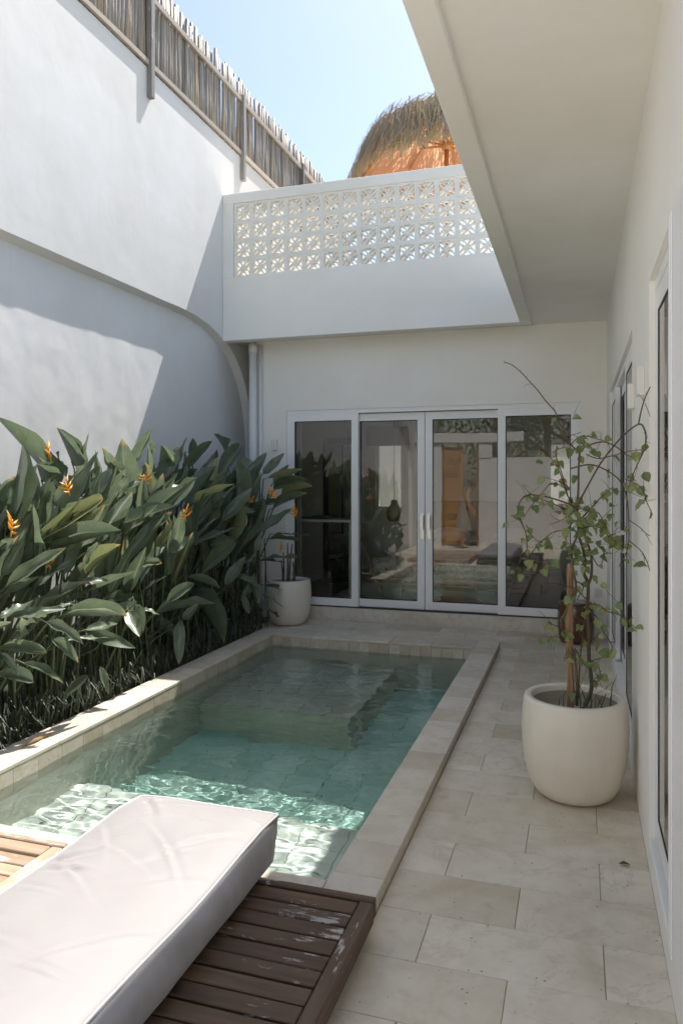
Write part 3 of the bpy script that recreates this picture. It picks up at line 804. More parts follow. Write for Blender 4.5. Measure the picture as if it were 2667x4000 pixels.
# crown
B([(130, 222), (200, 250), (270, 310), (330, 375), (390, 440), (450, 520), (520, 600), (555, 690), (600, 780), (640, 850), (690, 905)][::-1], Z6, .08, .0042, .0022, 1)
B([(690, 1330), (735, 1240), (800, 1120), (870, 1000), (960, 880), (1050, 780), (1160, 700), (1205, 740), (1217, 810), (1200, 900), (1150, 1010), (1120, 1080), (1080, 1190)], Z6, -.05, .0048, .002, 1)
B([(1160, 700), (1180, 600), (1210, 500), (1250, 415)], Z6, -.05, .003, .0018, 0)
B([(1210, 540), (1230, 590), (1250, 640)], Z6, -.05, .0015, .001, 0, False)
B([(700, 910), (780, 860), (900, 835), (1000, 880), (1060, 930), (1130, 960)], Z6, .04, .004, .002, 1)
B([(760, 930), (850, 962), (960, 940), (1060, 912), (1180, 895), (1220, 900)], Z6, .02, .003, .0015, 2)
B([(640, 1040), (760, 1010), (850, 1022), (960, 1080), (1030, 1150), (1070, 1260), (1085, 1430), (1085, 1590), (1060, 1700), (1010, 1790)], Z6, -.07, .004, .002, 4)
B([(1090, 1435), (1170, 1490), (1210, 1530), (1250, 1555)], Z6, -.07, .0022, .0012, 0)
B([(1088, 1592), (1170, 1660), (1220, 1740), (1245, 1820)], Z6, -.07, .0025, .0013, 1)
B([(1060, 1120), (1110, 1140), (1160, 1165), (1200, 1220), (1220, 1290), (1255, 1360)], Z6, -.09, .0028, .0014, 5)
B([(690, 1340), (600, 1300), (480, 1260), (390, 1245), (320, 1240), (262, 1280), (238, 1360), (260, 1440), (300, 1540), (310, 1680), (330, 1740), (400, 1757), (500, 1735)], Z6, -.02, .0045, .0018, 14)
B([(700, 1380), (560, 1330), (420, 1275), (330, 1230), (270, 1160)], Z6, .05, .0032, .0015, 4)
B([(690, 1330), (620, 1250), (580, 1130), (540, 1020), (480, 950), (430, 895)], Z6, .06, .0035, .0018, 5)
B([(620, 1250), (570, 1060), (540, 980), (530, 905), (570, 885), (640, 870)], Z6, .03, .003, .002, 6)
B([(640, 860), (700, 800), (760, 790), (830, 810), (915, 830)], Z6, .05, .003, .0015, 2)
B([(600, 790), (660, 780), (725, 758)], Z6, .03, .002, .0012, 0)
B([(710, 905), (740, 860), (800, 880), (830, 940)], Z6, .0, .003, .002, 5)
B([(620, 1170), (530, 1130), (440, 1105)], Z6, .04, .0022, .0013, 2)
B([(600, 1190), (500, 1150), (420, 1230), (330, 1340), (280, 1420)], Z6, -.05, .003, .0016, 4)
B([(300, 1470), (360, 1570), (430, 1610), (480, 1650)], Z6, -.02, .0022, .0014, 4)
B([(640, 1510), (500, 1530), (380, 1640), (310, 1740), (265, 1860)], Z6, .0, .003, .0016, 4)
B([(520, 1740), (430, 1800), (300, 1830), (190, 1805)], Z6, .02, .0024, .0013, 4)
B([(630, 1400), (560, 1440), (470, 1470)], Z6, .0, .002, .0012, 1)
B([(700, 1440), (640, 1470), (600, 1560), (640, 1640)], Z6, -.06, .0022, .0014, 5)
B([(720, 1500), (800, 1480), (880, 1500), (930, 1560), (1000, 1600), (1050, 1650)], Z6, -.02, .0032, .0016, 12)
B([(740, 1430), (830, 1370), (880, 1420), (890, 1520)], Z6, -.04, .003, .0018, 8)
B([(880, 1420), (940, 1540), (985, 1540)], Z6, -.06, .0022, .0014, 3)
B([(800, 1700), (860, 1790), (895, 1700), (870, 1640)], Z6, .0, .0028, .0018, 2)
B([(760, 1800), (700, 1700), (680, 1640)], Z6, -.02, .0028, .002, 6)
B([(610, 1940), (500, 1915), (410, 1925)], Z6, -.05, .0022, .0012, 0)
B([(605, 1940), (680, 1960), (760, 2040), (800, 2080)], Z6, -.04, .003, .0025, 1)
B([(680, 1900), (740, 1940), (690, 2040)], Z6, .02, .0035, .003, 1)
# low side branches
B([(800, 150), (880, 230), (920, 320), (980, 420), (1000, 470), (970, 530), (830, 577)], Z9, -.02, .0038, .0022, 6)
B([(820, 120), (900, 130), (960, 180), (1040, 200), (1110, 250), (1160, 290), (1195, 340)], Z9, -.05, .0032, .0014, 7)
B([(640, 375), (580, 310), (520, 280), (490, 245)], Z9, -.05, .0025, .0014, 3)
B([(640, 400), (560, 385), (490, 385)], Z9, -.04, .0024, .0013, 3)
B([(660, 545), (620, 560), (640, 500)], Z9, -.06, .002, .0013, 3)
B([(830, 575), (890, 620), (905, 690), (880, 740), (845, 745)], Z9, -.02, .0026, .0016, 3)
B([(700, 470), (760, 580), (790, 620)], Z9, -.03, .003, .002, 5)
B([(730, 250), (750, 380), (860, 400), (890, 350)], Z9, .03, .0022, .0014, 3)
rng = random.Random(11)
leafspots = []
for pts2, dy, r0, r1, nl, thorny in branches:
    P = []
    for i, p in enumerate(pts2):
        q_ = atY(p[0], p[1], PY + dy + .035 * noise.noise(Vector((p[0] * .01, p[1] * .01, dy * 9))))
        if q_.x > XR - .04: q_ = atX(p[0], p[1], XR - .04)      # twigs that lean out past the wall come towards the viewer
        P.append(q_)
    # smooth
    Q = []
    for i in range(len(P) - 1):
        a, b = P[i], P[i + 1]; pa = P[i - 1] if i else a; nbp = P[i + 2] if i + 2 < len(P) else b
        for t in (0, .25, .5, .75):
            Q.append(.5 * ((2 * a) + (b - pa) * t + (2 * pa - 5 * a + 4 * b - nbp) * t * t + (3 * a - pa - 3 * b + nbp) * t ** 3))
    Q.append(P[-1])
    n = len(Q); rad = [r0 + (r1 - r0) * i / (n - 1) for i in range(n)]
    mb = MB(); mb.tube(Q, rad, 6 if r0 > .004 else 5)
    if thorny:
        for i in range(3, n - 1, 3):
            d = (Q[i + 1] - Q[i]).normalized(); o_ = d.orthogonal().normalized(); o_.rotate(Matrix.Rotation(rng.uniform(0, 6.28), 3, d))
            L = rng.uniform(.008, .016); mb.tube([Q[i], Q[i] + o_ * L + d * .004], [.0016, .0003], 3, False)
        for _ in range(2 if n > 14 else 1):
            i = rng.randrange(n // 3, n - 1); d = (Q[i + 1] - Q[i]).normalized(); o_ = d.orthogonal().normalized(); o_.rotate(Matrix.Rotation(rng.uniform(0, 6.28), 3, d))
            e = Q[i] + o_ * rng.uniform(.03, .07) + d * .03; mb.tube([Q[i], (Q[i] + e) / 2 + d * .01, e], [.0013, .001, .0006], 3, False)
    mb.build('stem' if r0 >= .005 else 'branch', M['bark'] if r0 >= .005 else M['twig'], vine, True)
    nl = int(nl * 1.15 + .6) if nl else 0
    for k in range(nl):
        i = min(n - 2, max(1, int((k + rng.uniform(.1, .9)) / nl * n))); leafspots.append((Q[i].copy(), (Q[i + 1] - Q[i]).normalized()))
def leaf_mesh(name, mat, nl=7, nw=4, shape='lance', fold=.25, droop=.15, wavy=.0, twist=0.0, seed=0):
    """unit leaf along +Y, width 1 in X, normal +Z"""
    mb = MB(); uvs = []; rg = random.Random(seed); ph = rg.uniform(0, 6)
    for j in range(nl + 1):
        t = j / nl
        if shape == 'lance': w = (math.sin(math.pi * min(1, .02 + .98 * t) ** .80) ** .72) * .5 if 0 < t < 1 else (.05 if t == 0 else .004)
        else: w = (math.sin(math.pi * t ** .62) ** .8) * .5 if 0 < t < 1 else (.05 if t == 0 else .01)
        for i in range(nw + 1):
            s = i / nw * 2 - 1
            x = s * w; z = abs(s) * w * fold - droop * t * t + wavy * w * s * math.sin(t * 13 + ph) + twist * x * t
            y = t - .0
            mb.v.append((x, y, z)); uvs.append((i / nw, t))
    for j in range(nl):
        for i in range(nw):
            a = j * (nw + 1) + i; mb.f.append((a, a + 1, a + nw + 2, a + nw + 1))
    me = mb.mesh(name, mat, True); ul = me.uv_layers.new(name='UVMap')
    for lp in me.loops: ul.data[lp.index].uv = uvs[lp.vertex_index]
    return me
tw = MB()
for k in range(90):
    p, d = rng.choice(leafspots); e_ = Vector((rng.uniform(-1, 1), rng.uniform(-.6, .6), rng.uniform(-.5, 1))).normalized(); L_ = rng.uniform(.04, .12)
    m_ = p + e_ * L_ * .5 + Vector((0, 0, rng.uniform(-.012, .012))); q = p + e_ * L_
    if q.x < XR - .01:
        tw.tube([p, m_, q], [.0014, .0011, .0006], 4, False)
        if k % 2: leafspots.append((q.copy(), e_))
o = tw.build('fine_twigs', M['twig'], vine); o['kind'] = 'stuff'
vl = [leaf_mesh('leaf', M['vineleaf'], 6, 4, 'heart', rng.uniform(.1, .5), rng.uniform(.05, .5), .15, rng.uniform(-.3, .3), k) for k in range(5)]
for p, d in leafspots:
    dirv = Vector((rng.uniform(-1, 1), rng.uniform(-1, .6), rng.uniform(-1.3, .2))).normalized()
    L = rng.uniform(.030, .056); w = L * rng.uniform(.7, .95)
    nrm = Vector((rng.uniform(-.8, .8), rng.uniform(-1, .1), rng.uniform(.1, 1))); nrm = (nrm - dirv * nrm.dot(dirv)).normalized()
    x = dirv.cross(nrm); m = Matrix((x, dirv, nrm)).transposed()
    link('leaf', rng.choice(vl), vine, p + dirv * .006, m, (w, L, L))
# grass blades in the pot
bl = MB()
for k in range(15):
    a = rng.uniform(-2.4, 1.2); r = rng.uniform(.06, .17); b = Vector((PX + r * math.cos(a) + .03, PY + r * math.sin(a), .40))
    tip = b + Vector((rng.uniform(-.05, .12), rng.uniform(-.05, .05), rng.uniform(.08, .34 if k < 5 else .16)))
    m_ = (b + tip) / 2 + Vector((rng.uniform(-.03, .0), 0, .03)); s_ = Vector((.003, 0.001, 0))
    bl.add([b - s_, b + s_, m_ + s_ * .8, m_ - s_ * .8, tip], [(0, 1, 2, 3), (3, 2, 4)])
o = bl.build('grass_blades', M['greenblade'], vine); o['kind'] = 'stuff'

# ================================================================= HELICONIA BED
hl = [leaf_mesh('leaf', M['leaf'], 10, 4, 'lance', f, d, wv, tw, k) for k, (f, d, wv, tw) in enumerate([(.25, .04, .05, .1), (.5, .02, .04, -.15), (.15, .08, .08, .2), (.7, .0, .05, -.1), (.3, .14, .1, .0), (.1, -.03, .12, .25)])]
ZA = zc((0, 1550), .4464); ZBv = zc((600, 1600), .4464); ZCv = zc((0, 2100), .4464); ZD = zc((500, 2000), .5102)
traced = []
def T(cv, k, X, rowsv):
    for (bx_, by_, tx_, ty_, w) in rowsv: traced.append((cv(bx_, by_), cv(tx_, ty_), w * k, X))
T(ZA, .4464, -3.58, [(510, 810, 5, 160, 130), (640, 600, 510, 270, 110), (665, 560, 655, 345, 60), (680, 830, 795, 300, 130), (600, 720, 480, 500, 100), (370, 750, 320, 590, 90), (970, 920, 820, 500, 70), (1000, 740, 925, 445, 70), (1190, 570, 1310, 285, 95), (1310, 690, 1300, 430, 75), (1390, 600, 1410, 420, 70), (1330, 500, 1330, 370, 50), (1200, 760, 1270, 600, 90), (1440, 770, 1560, 430, 120)])
T(ZA, .4464, -3.5, [(320, 980, 235, 720, 100), (500, 1080, 430, 730, 90), (690, 890, 875, 610, 75), (1100, 940, 1090, 375, 190), (1320, 830, 1500, 500, 90), (240, 1150, 165, 820, 80), (1270, 1010, 1410, 815, 70), (860, 880, 800, 650, 80), (1060, 700, 990, 560, 80)])
T(ZA, .4464, -3.22, [(380, 1115, 425, 730, 95), (1020, 880, 1165, 650, 90), (200, 1344, 915, 885, 110), (820, 1300, 1170, 820, 130), (1080, 1170, 1140, 965, 90), (130, 1344, 215, 1160, 90), (0, 1320, 120, 1240, 90), (770, 1110, 970, 930, 70), (560, 1000, 700, 890, 90), (1130, 1170, 1440, 980, 80), (1250, 1220, 1500, 1000, 90)])
T(ZBv, .4464, -3.58, [(120, 650, 300, 235, 90), (10, 680, 155, 390, 70), (340, 420, 350, 255, 75), (430, 500, 555, 345, 80), (640, 430, 590, 200, 110), (260, 480, 275, 375, 60)])
T(ZBv, .4464, -3.45, [(260, 560, 515, 275, 80), (570, 600, 775, 300, 110), (450, 660, 560, 415, 110), (810, 620, 985, 375, 100), (960, 560, 1148, 380, 80), (740, 540, 860, 440, 90), (820, 700, 960, 480, 100)])
T(ZBv, .4464, -3.12, [(1050, 640, 1185, 480, 70), (1000, 600, 1310, 520, 45), (1100, 640, 1245, 540, 45), (1050, 710, 1360, 620, 60), (1120, 760, 1390, 670, 55), (1050, 860, 1340, 730, 60), (380, 900, 637, 575, 90), (430, 930, 805, 585, 80), (20, 800, 385, 555, 80), (70, 880, 370, 610, 90), (400, 1010, 570, 860, 110), (320, 1200, 800, 990, 70), (150, 1250, 290, 1110, 100), (600, 970, 870, 670, 100), (700, 900, 890, 880, 70), (920, 1080, 1225, 840, 100), (830, 880, 1140, 785, 60), (1060, 1090, 1400, 1100, 25), (1010, 1130, 1310, 1130, 25), (920, 1300, 1260, 1300, 40), (930, 1320, 1180, 1330, 34), (500, 1200, 740, 1120, 90)])
T(ZCv, .4464, -3.12, [(60, 430, 580, 60, 110), (30, 330, 215, 10, 100), (300, 430, 810, 110, 80), (700, 330, 870, 40, 100), (760, 320, 1060, 60, 90), (960, 500, 1150, 110, 90), (1110, 250, 1460, 200, 70), (700, 390, 955, 365, 70), (1240, 480, 1450, 320, 90), (880, 560, 1275, 530, 80), (60, 480, 330, 340, 60), (1130, 460, 1280, 80, 110)])
T(ZCv, .4464, -2.95, [(90, 690, 590, 610, 90), (0, 700, 300, 555, 90), (540, 690, 1120, 680, 70), (750, 810, 1050, 735, 80), (0, 790, 105, 740, 60), (170, 940, 175, 700, 90), (400, 740, 750, 910, 100), (540, 890, 950, 880, 50), (460, 900, 690, 1095, 90), (0, 960, 415, 1010, 100), (210, 1100, 575, 1270, 90), (10, 1010, 170, 1205, 70), (0, 1210, 300, 1260, 130), (560, 1390, 775, 1210, 70), (880, 1130, 960, 1370, 70), (1130, 650, 1220, 860, 120), (240, 770, 420, 660, 60), (1260, 620, 1400, 680, 60), (520, 600, 735, 570, 60)])
T(ZD, .5102, -3.02, [(460, 500, 705, 590, 50), (300, 700, 510, 545, 80), (400, 830, 390, 1170, 80), (50, 700, 100, 950, 110), (420, 820, 540, 700, 60), (560, 480, 830, 230, 90), (750, 560, 900, 330, 90), (850, 480, 1030, 580, 60), (1040, 560, 1210, 605, 30), (1050, 640, 1200, 730, 28), (1080, 750, 1170, 825, 28), (1060, 680, 1050, 800, 36), (930, 560, 1000, 700, 50), (880, 640, 930, 780, 50)])
NP = 18
plants = []
for k in range(NP):
    y = 2.75 + (7.3 - 2.75) * k / (NP - 1)
    plants.append(dict(pos=Vector((-3.50 + (.12 if k % 2 else -.08), y, .0)), leaves=[], flowers=[]))
rg = random.Random(5)
def clampY(p, ym):
    if p.y > ym:
        o_ = Vector((0, 0, H)); d = p - o_; return o_ + d * (ym / p.y)
    return p
def nearest(p): return min(plants, key=lambda q: abs(q['pos'].y - (p.y - .12)))
allleaf = []
for (b, t, w, X) in traced:
    # a step out of the leaf plane so that leaves are not parallel to the wall
    pb = clampY(atX(b[0], b[1], X - .05), 7.45); pt = clampY(atX(t[0], t[1], X + rg.uniform(-.02, .16)), 7.5)
    dpt = (-(pb.x + pt.x) / 2 * SI + (pb.y + pt.y) / 2 * CO)
    allleaf.append((pb, pt, w / F * dpt * 1.08, True))
for k in range(270):     # the mass of foliage behind and below
    y = rg.uniform(2.5, 7.2); z = rg.uniform(.35, 1.45); x = rg.uniform(-3.72, -3.2)
    L = rg.uniform(.38, .62); d = Vector((rg.uniform(-.15, .75), rg.uniform(-.25, .9), rg.uniform(.15, 1.2) if z > .6 else rg.uniform(-.6, .7))).normalized()
    if k % 3: z = rg.uniform(.7, 1.35); d = Vector((rg.uniform(-.1, .55), rg.uniform(-.2, .75), rg.uniform(.5, 1.3))).normalized()
    pb = Vector((x, y, z)); pt = pb + d * L
    if pt.x > -2.84: pt.x = -2.84
    if pt.x < -3.85: pt.x = -3.8
    if pt.y > 7.5: pt.y = 7.5
    if pt.z > 1.80: continue
    allleaf.append((pb, pt, rg.uniform(.075, .11), False))
for (pb, pt, w, tr_) in allleaf: nearest(pb)['leaves'].append((pb, pt, w, tr_))
for cv, (x, y), X in ((ZA, (440, 520), -3.45), (ZA, (600, 820), -3.3), (ZA, (105, 1170), -3.2), (ZA, (1280, 740), -3.42), (ZBv, (280, 940), -3.08), (ZBv, (845, 810), -3.25), (ZBv, (1040, 750), -3.05), (ZBv, (1240, 920), -2.95), (ZCv, (430, 235), -3.3), (ZBv, (1110, 1225), -3.0)):
    p = clampY(atX(*cv(x, y), X + .12), 7.3); nearest(p)['flowers'].append(p)
def flower_mesh(seed):
    r = random.Random(seed); mb = MB()
    mb.tube([(0, 0, -.04), (0, 0, 0), (.004, .003, .07)], [.004, .005, .003], 5)
    for k in range(6):
        s = -1 if k % 2 else 1; z = -.01 + k * .012; L = .085 * (1 - k * .06) * r.uniform(.8, 1.2)
        a = r.uniform(-.5, .5); e = Vector((s * math.cos(a) * L * .85, math.sin(a) * L, z + L * (.25 + .12 * k)))
        m_ = e * .5 + Vector((0, 0, -.006 + z * .5)); mb.tube([(0, 0, z), tuple(m_), tuple(e)], [.006, .010, .0008], 5)
    return mb.mesh('flower', M['bract'], True)
fm = [flower_mesh(k) for k in range(4)]
for k, pl in enumerate(plants):
    root = empty('heliconia_plant', pl['pos'])
    if pl['flowers']:
        num = ['first', 'second', 'third', 'fourth', 'fifth', 'sixth', 'seventh', 'eighth', 'ninth', 'tenth', 'eleventh', 'twelfth', 'thirteenth', 'fourteenth', 'fifteenth', 'sixteenth', 'seventeenth', 'eighteenth'][k]
        lab = '%s heliconia with %s, %s plant of the row' % ('sunlit' if k < 12 else 'shaded', 'an orange flower' if len(pl['flowers']) == 1 else 'orange flowers', num + ' from the deck')
        lab = 'heliconia with %s, %s from the deck, in %s' % ('an orange flower' if len(pl['flowers']) == 1 else 'orange flowers', num, 'sun' if k < 12 else 'shade')
    else:
        lab = 'tall flowerless heliconia plant with broad green leaves in the dense row along the white wall'
    tag(root, lab, 'plant', 'heliconia plants along the garden wall')
    for (pb, pt, w, tr_) in pl['leaves']:
        d = pt - pb; L = d.length; d.normalize()
        if tr_:
            view = (Vector((0, 0, H)) - pb).normalized(); n = view + Vector((rg.uniform(-.5, .5), rg.uniform(-.2, .6), rg.uniform(.1, .9)))
        else: n = Vector((rg.uniform(-.2, .9), rg.uniform(-.9, .5), rg.uniform(.2, 1)))
        n = (n - d * n.dot(d)).normalized(); x = d.cross(n)
        link('leaf', rg.choice(hl), root, pb, Matrix((x, d, n)).transposed(), (w, L, L))
        # its stalk down to the ground
        base = pl['pos'] + Vector((rg.uniform(-.16, .18), rg.uniform(-.14, .14), 0)); mid = base.lerp(pb, .55) + Vector((-.02, 0, .12 * pb.z))
        if pb.z > .35:
            mb = MB(); mb.tube([base, base.lerp(mid, .5) + Vector((0, 0, .03)), mid, pb - d * .05, pb + d * .05], [.011, .011, .009, .006, .004], 5, False); mb.build('stalk', M['stem'], root, True)
    for p in pl['flowers']:
        link('flower', rg.choice(fm), root, p, (rg.uniform(-.3, .3), rg.uniform(-.2, .5), rg.uniform(0, 6)), [rg.uniform(.7, 1.0)] * 3)
# the little plant in the far pot
fp = empty('potted_heliconia', (-3.02, 7.56, .40))
for k in range(6):
    mb = MB(); a = k * 1.05; b = Vector((-3.02 + .07 * math.cos(a), 7.56 + .07 * math.sin(a), .40)); h_ = .28 + .1 * (k % 3)
    mb.tube([b, b + Vector((.01, 0, h_ * .5)), b + Vector((.03 * math.cos(a) + (-.05 if k == 0 else .02), 0, h_))], [.011, .01, .006], 6); mb.build('cut_stalk', M['stem'] if k % 2 else M['bark'], fp)
p = clampY(atX(*ZBv(1110, 1225), -2.95), 7.45)
tag(fp, 'sparse cut-back heliconia stalks growing in the far corner pot', 'plant')
# thin-bladed ground cover along the kerb
gc = MB(); rg2 = random.Random(3)
for k in range(1500):
    y = rg2.uniform(2.45, 7.15); x = rg2.uniform(-3.34, -3.07) if k % 4 else rg2.uniform(-3.6, -3.3)
    b = Vector((x, y, 0)); hgt = rg2.uniform(.10, .26); out = rg2.uniform(.02, .16)
    a = rg2.uniform(-1.9, 1.9); d = Vector((math.cos(a), math.sin(a), 0))
    m_ = b + d * out * .45 + Vector((0, 0, hgt)); tip = b + d * out * 1.25 + Vector((0, 0, hgt * rg2.uniform(.25, .85)))
    s_ = d.cross(Vector((0, 0, 1))) * .0038
    gc.add([b - s_, b + s_, m_ + s_, m_ - s_, tip], [(0, 1, 2, 3), (3, 2, 4)])
tag(gc.build('ground_cover_grass', M['grassblade']), 'thin arching grassy ground cover at the foot of the heliconias', 'grass', kind='stuff')
# fallen leaf bits on the paving
mb = MB(); s_ = [(0, 0), (.02, .012), (.045, .004), (.03, -.012)]
v = [(.155 + a, 3.205 + b, .004 + .008 * (i % 2)) for i, (a, b) in enumerate(s_)]; mb.add(v, [(0, 3, 2, 1)])
mb.v += [(x, y, z + .0015) for x, y, z in mb.v[:4]]; mb.f += [(4, 5, 6, 7)]
tag(mb.build('fallen_leaf', simple('fallen_leaf_green', (.09, .11, .03), .7)), 'small curled green leaf lying on the walkway tiles', 'leaf')
mb = MB(); mb.tube([(-2.965, 3.42, ZC + .006), (-2.95, 3.50, ZC + .016), (-2.955, 3.60, ZC + .008), (-2.945, 3.66, ZC + .012)], [.003, .010, .007, .002], 6)
tag(mb.build('dead_leaf', M['drytip']), 'curled brown dead leaf on the pool kerb beside the plants', 'leaf')

# ================================================================= SUN LOUNGER DECKS AND CUSHION
def deck(x0, x1, y0, y1, zt, wood_x, wood_y, label):
    root = empty('wooden_deck', ((x0 + x1) / 2, (y0 + y1) / 2, 0))
    rw_ = .05
    for (a, b) in ((x0, x0 + rw_), (x1 - rw_, x1)):
        mb = MB(); mb.box(a, b, y0, y1 - .034, .05, zt, .004); mb.build('side_rail', wood_y, root)
    mb = MB(); mb.box(x0, x1, y1 - .032, y1, ZC + .002, zt + .004, .004); mb.build('end_rail', wood_x, root)
    me = {}
    y = y1 - .044; sw, gp = .066, .0095
    slat = MB(); slat.box(x0 + rw_ + .002, x1 - rw_ - .002, -sw, 0, -.022, 0, .003); me = slat.mesh('slat', wood_x)
    while y - sw > y0:
        o = link('slat', me, root, (0, y, zt - .001 + rg.uniform(-.0012, .001)), (0, rg.uniform(-.001, .001), rg.uniform(-.002, .002))); y -= sw + gp
    mb = MB()
    for xb in (x0 + .3, x1 - .3): mb.box(xb - .03, xb + .03, y0, 2.42, .004, zt - .025)
    mb.build('bearer', wood_y, root)
    tag(root, label, 'deck', 'low slatted decks beside the pool')
deck(-1.74, -.66, .35, 2.468, .12, M['deck'], M['deckY'], 'dark weathered slatted wooden deck under the white cushion')
deck(-3.02, -1.915, .35, 2.468, .12, M['deck2'], M['deck2Y'], 'slatted wooden deck with sunlight painted in as paleness, left of the white cushion')

def cushion_mat():
    t = NT('white_outdoor_fabric')
    n = t.noise(3, 5, .6); cc = t.mix(n, (.285, .268, .262), (.32, .302, .296))
    low = t.noise(2.2, 4, .6, vec=t.vec(scale=(2, .7, 2)))
    t.base(cc); t.rough(.62); t.p.inputs['Sheen Weight'].default_value = .15
    w1 = t('TexWave'); w1.inputs['Scale'].default_value = 170; w1.bands_direction = 'DIAGONAL'; t.l.new(t.vec(), w1.inputs['Vector'])
    b0 = t.bump(t.noise(9, 4, .55, vec=t.vec(scale=(1, 1.8, 1)), dist=1.0), .12, .012)
    b1 = t('Bump'); b1.inputs['Strength'].default_value = .12; b1.inputs['Distance'].default_value = .001
    t.l.new(w1.outputs[0], b1.inputs['Height']); t.l.new(b0, b1.inputs['Normal']); t.l.new(b1.outputs[0], t.p.inputs['Normal'])
    return t.m
CX0, CX1, CY0, CY1, CZ0, CZ1 = -1.69, -1.09, .45, 2.625, .1235, .30
cu = empty('lounger_cushion', ((CX0 + CX1) / 2, (CY0 + CY1) / 2, CZ0))
rc_ = random.Random(21); creases = []
for k in range(34):
    side = rc_.random()
    cx_ = CX0 + rc_.uniform(.0, .3) * (CX1 - CX0) if side < .45 else CX0 + rc_.uniform(.3, 1.0) * (CX1 - CX0)
    creases.append((cx_, rc_.uniform(1.0, CY1 - .05), rc_.uniform(-.9, .9), rc_.uniform(.05, .2), rc_.uniform(.006, .013), rc_.uniform(.004, .010) * rc_.choice((1, 1, -1))))
def cushion():
    sx, sy, sz = CX1 - CX0, CY1 - CY0, CZ1 - CZ0
    def warp(u, v, w):
        px = 1 - abs(u) ** 4; py = 1 - abs(v) ** 10; pz = 1 - abs(w) ** 2.6
        x = (CX0 + CX1) / 2 + u * sx / 2; y = (CY0 + CY1) / 2 + v * sy / 2; z = (CZ0 + CZ1) / 2 + w * sz / 2
        ux = .034 * pz * py * abs(u) ** 12; x += math.copysign(ux, u)
        vy = .018 * pz * px * abs(v) ** 40; y += math.copysign(vy, v)
        lift = max(0, w) ** 3
        z += lift * (.042 * (1 - abs(u) ** 2.4) * py - .016 + .020 * noise.noise(Vector((x * 2.3, y * 1.7, 4))) - .014 * max(0, v - .86) / .14 * (1 - .5 * px))
        if v > .9 and w < 0: y -= .05 * (-w) * ((v - .9) / .1)
        P = Vector((x, y, z))
        if w > .999:
            e_ = min(1, (1 - abs(u)) * 7, (1 - abs(v)) * 20); d = 0
            for (cx_, cy2, an, ln, wd, am) in creases:
                dx, dy = x - cx_, y - cy2
                if abs(dx) > .3 or abs(dy) > .3: continue
                t_ = dx * math.cos(an) + dy * math.sin(an); n_2 = -dx * math.sin(an) + dy * math.cos(an) + .35 * t_ * t_
                d += am * math.exp(-(t_ / ln) ** 2) * (math.exp(-(n_2 / wd) ** 2) - .7 * math.exp(-((n_2 - 1.6 * wd) / (1.4 * wd)) ** 2))
            P.z += (d + .004 * noise.noise(Vector((x * 9, y * 7, 1)))) * e_
        elif abs(u) > .999:
            f = (1 - w) * (1 + w)
            pl = noise.noise(Vector((0, y * 21 + z * 5, z * 3))); p2 = noise.noise(Vector((3, y * 7, z * 6)))
            P.x += math.copysign(1, u) * (.009 * pl * f * (.55 + .45 * w) + .014 * p2 * f)
        elif abs(v) > .999: P.y += .008 * noise.noise(Vector((x * 9, 2, z * 8))) * (1 - w * w)
        return P
    bm = bmesh.new()
    def grid(fn, n, m):
        g_ = [[bm.verts.new(fn(-1 + 2 * i / n, -1 + 2 * j / m)) for i in range(n + 1)] for j in range(m + 1)]
        for j in range(m):
            for i in range(n): bm.faces.new((g_[j][i], g_[j][i + 1], g_[j + 1][i + 1], g_[j + 1][i]))
    NX_, NY_, NZ_ = 56, 190, 16
    grid(lambda a, b: warp(a, b, 1), NX_, NY_); grid(lambda a, b: warp(-a, b, -1), NX_, NY_)
    grid(lambda a, b: warp(1, a, b), NY_, NZ_); grid(lambda a, b: warp(-1, -a, b), NY_, NZ_)
    grid(lambda a, b: warp(-a, 1, b), NX_, NZ_); grid(lambda a, b: warp(a, -1, b), NX_, NZ_)
    bmesh.ops.remove_doubles(bm, verts=bm.verts[:], dist=1e-5)
    bmesh.ops.recalc_face_normals(bm, faces=bm.faces[:])
    bm.verts.index_update(); mb = MB(); mb.v = [tuple(p.co) for p in bm.verts]; mb.f = [[q.index for q in f.verts] for f in bm.faces]; bm.free()
    N = 120; ts = [-1 + 2 * k / N for k in range(N + 1)]
    out = {'R': [(t, warp(1, t, 1)) for t in ts], 'L': [(t, warp(-1, t, 1)) for t in ts], 'F': [(t, warp(t, 1, 1)) for t in ts[::3]]}
    return mb, out
cm = cushion_mat()
mb, seam = cushion(); body = mb.build('cushion_cover', cm, cu, True)
ro = [p for _, p in sorted(seam['R'], key=lambda q: q[0])]; lo = [p for _, p in sorted(seam['L'], key=lambda q: -q[0])]; fo_ = [p for _, p in sorted(seam['F'], key=lambda q: -q[0])]
pip = MB(); pip.tube(ro + fo_[1:-1] + lo, .0042, 6); pip.build('piping', simple('piping_fabric', (.70, .68, .67), .6), body, True)
gr = MB(); gr.tube([p + Vector((.0045, 0, -.006)) for p in ro], .003, 5); gr.build('seam_shade_line', simple('painted_seam_shade', (.10, .09, .085), .9), body, True)  # dark tube along the right seam, standing in for its shade
tag(cu, 'long white boxed lounger cushion lying across the deck towards the pool', 'cushion')

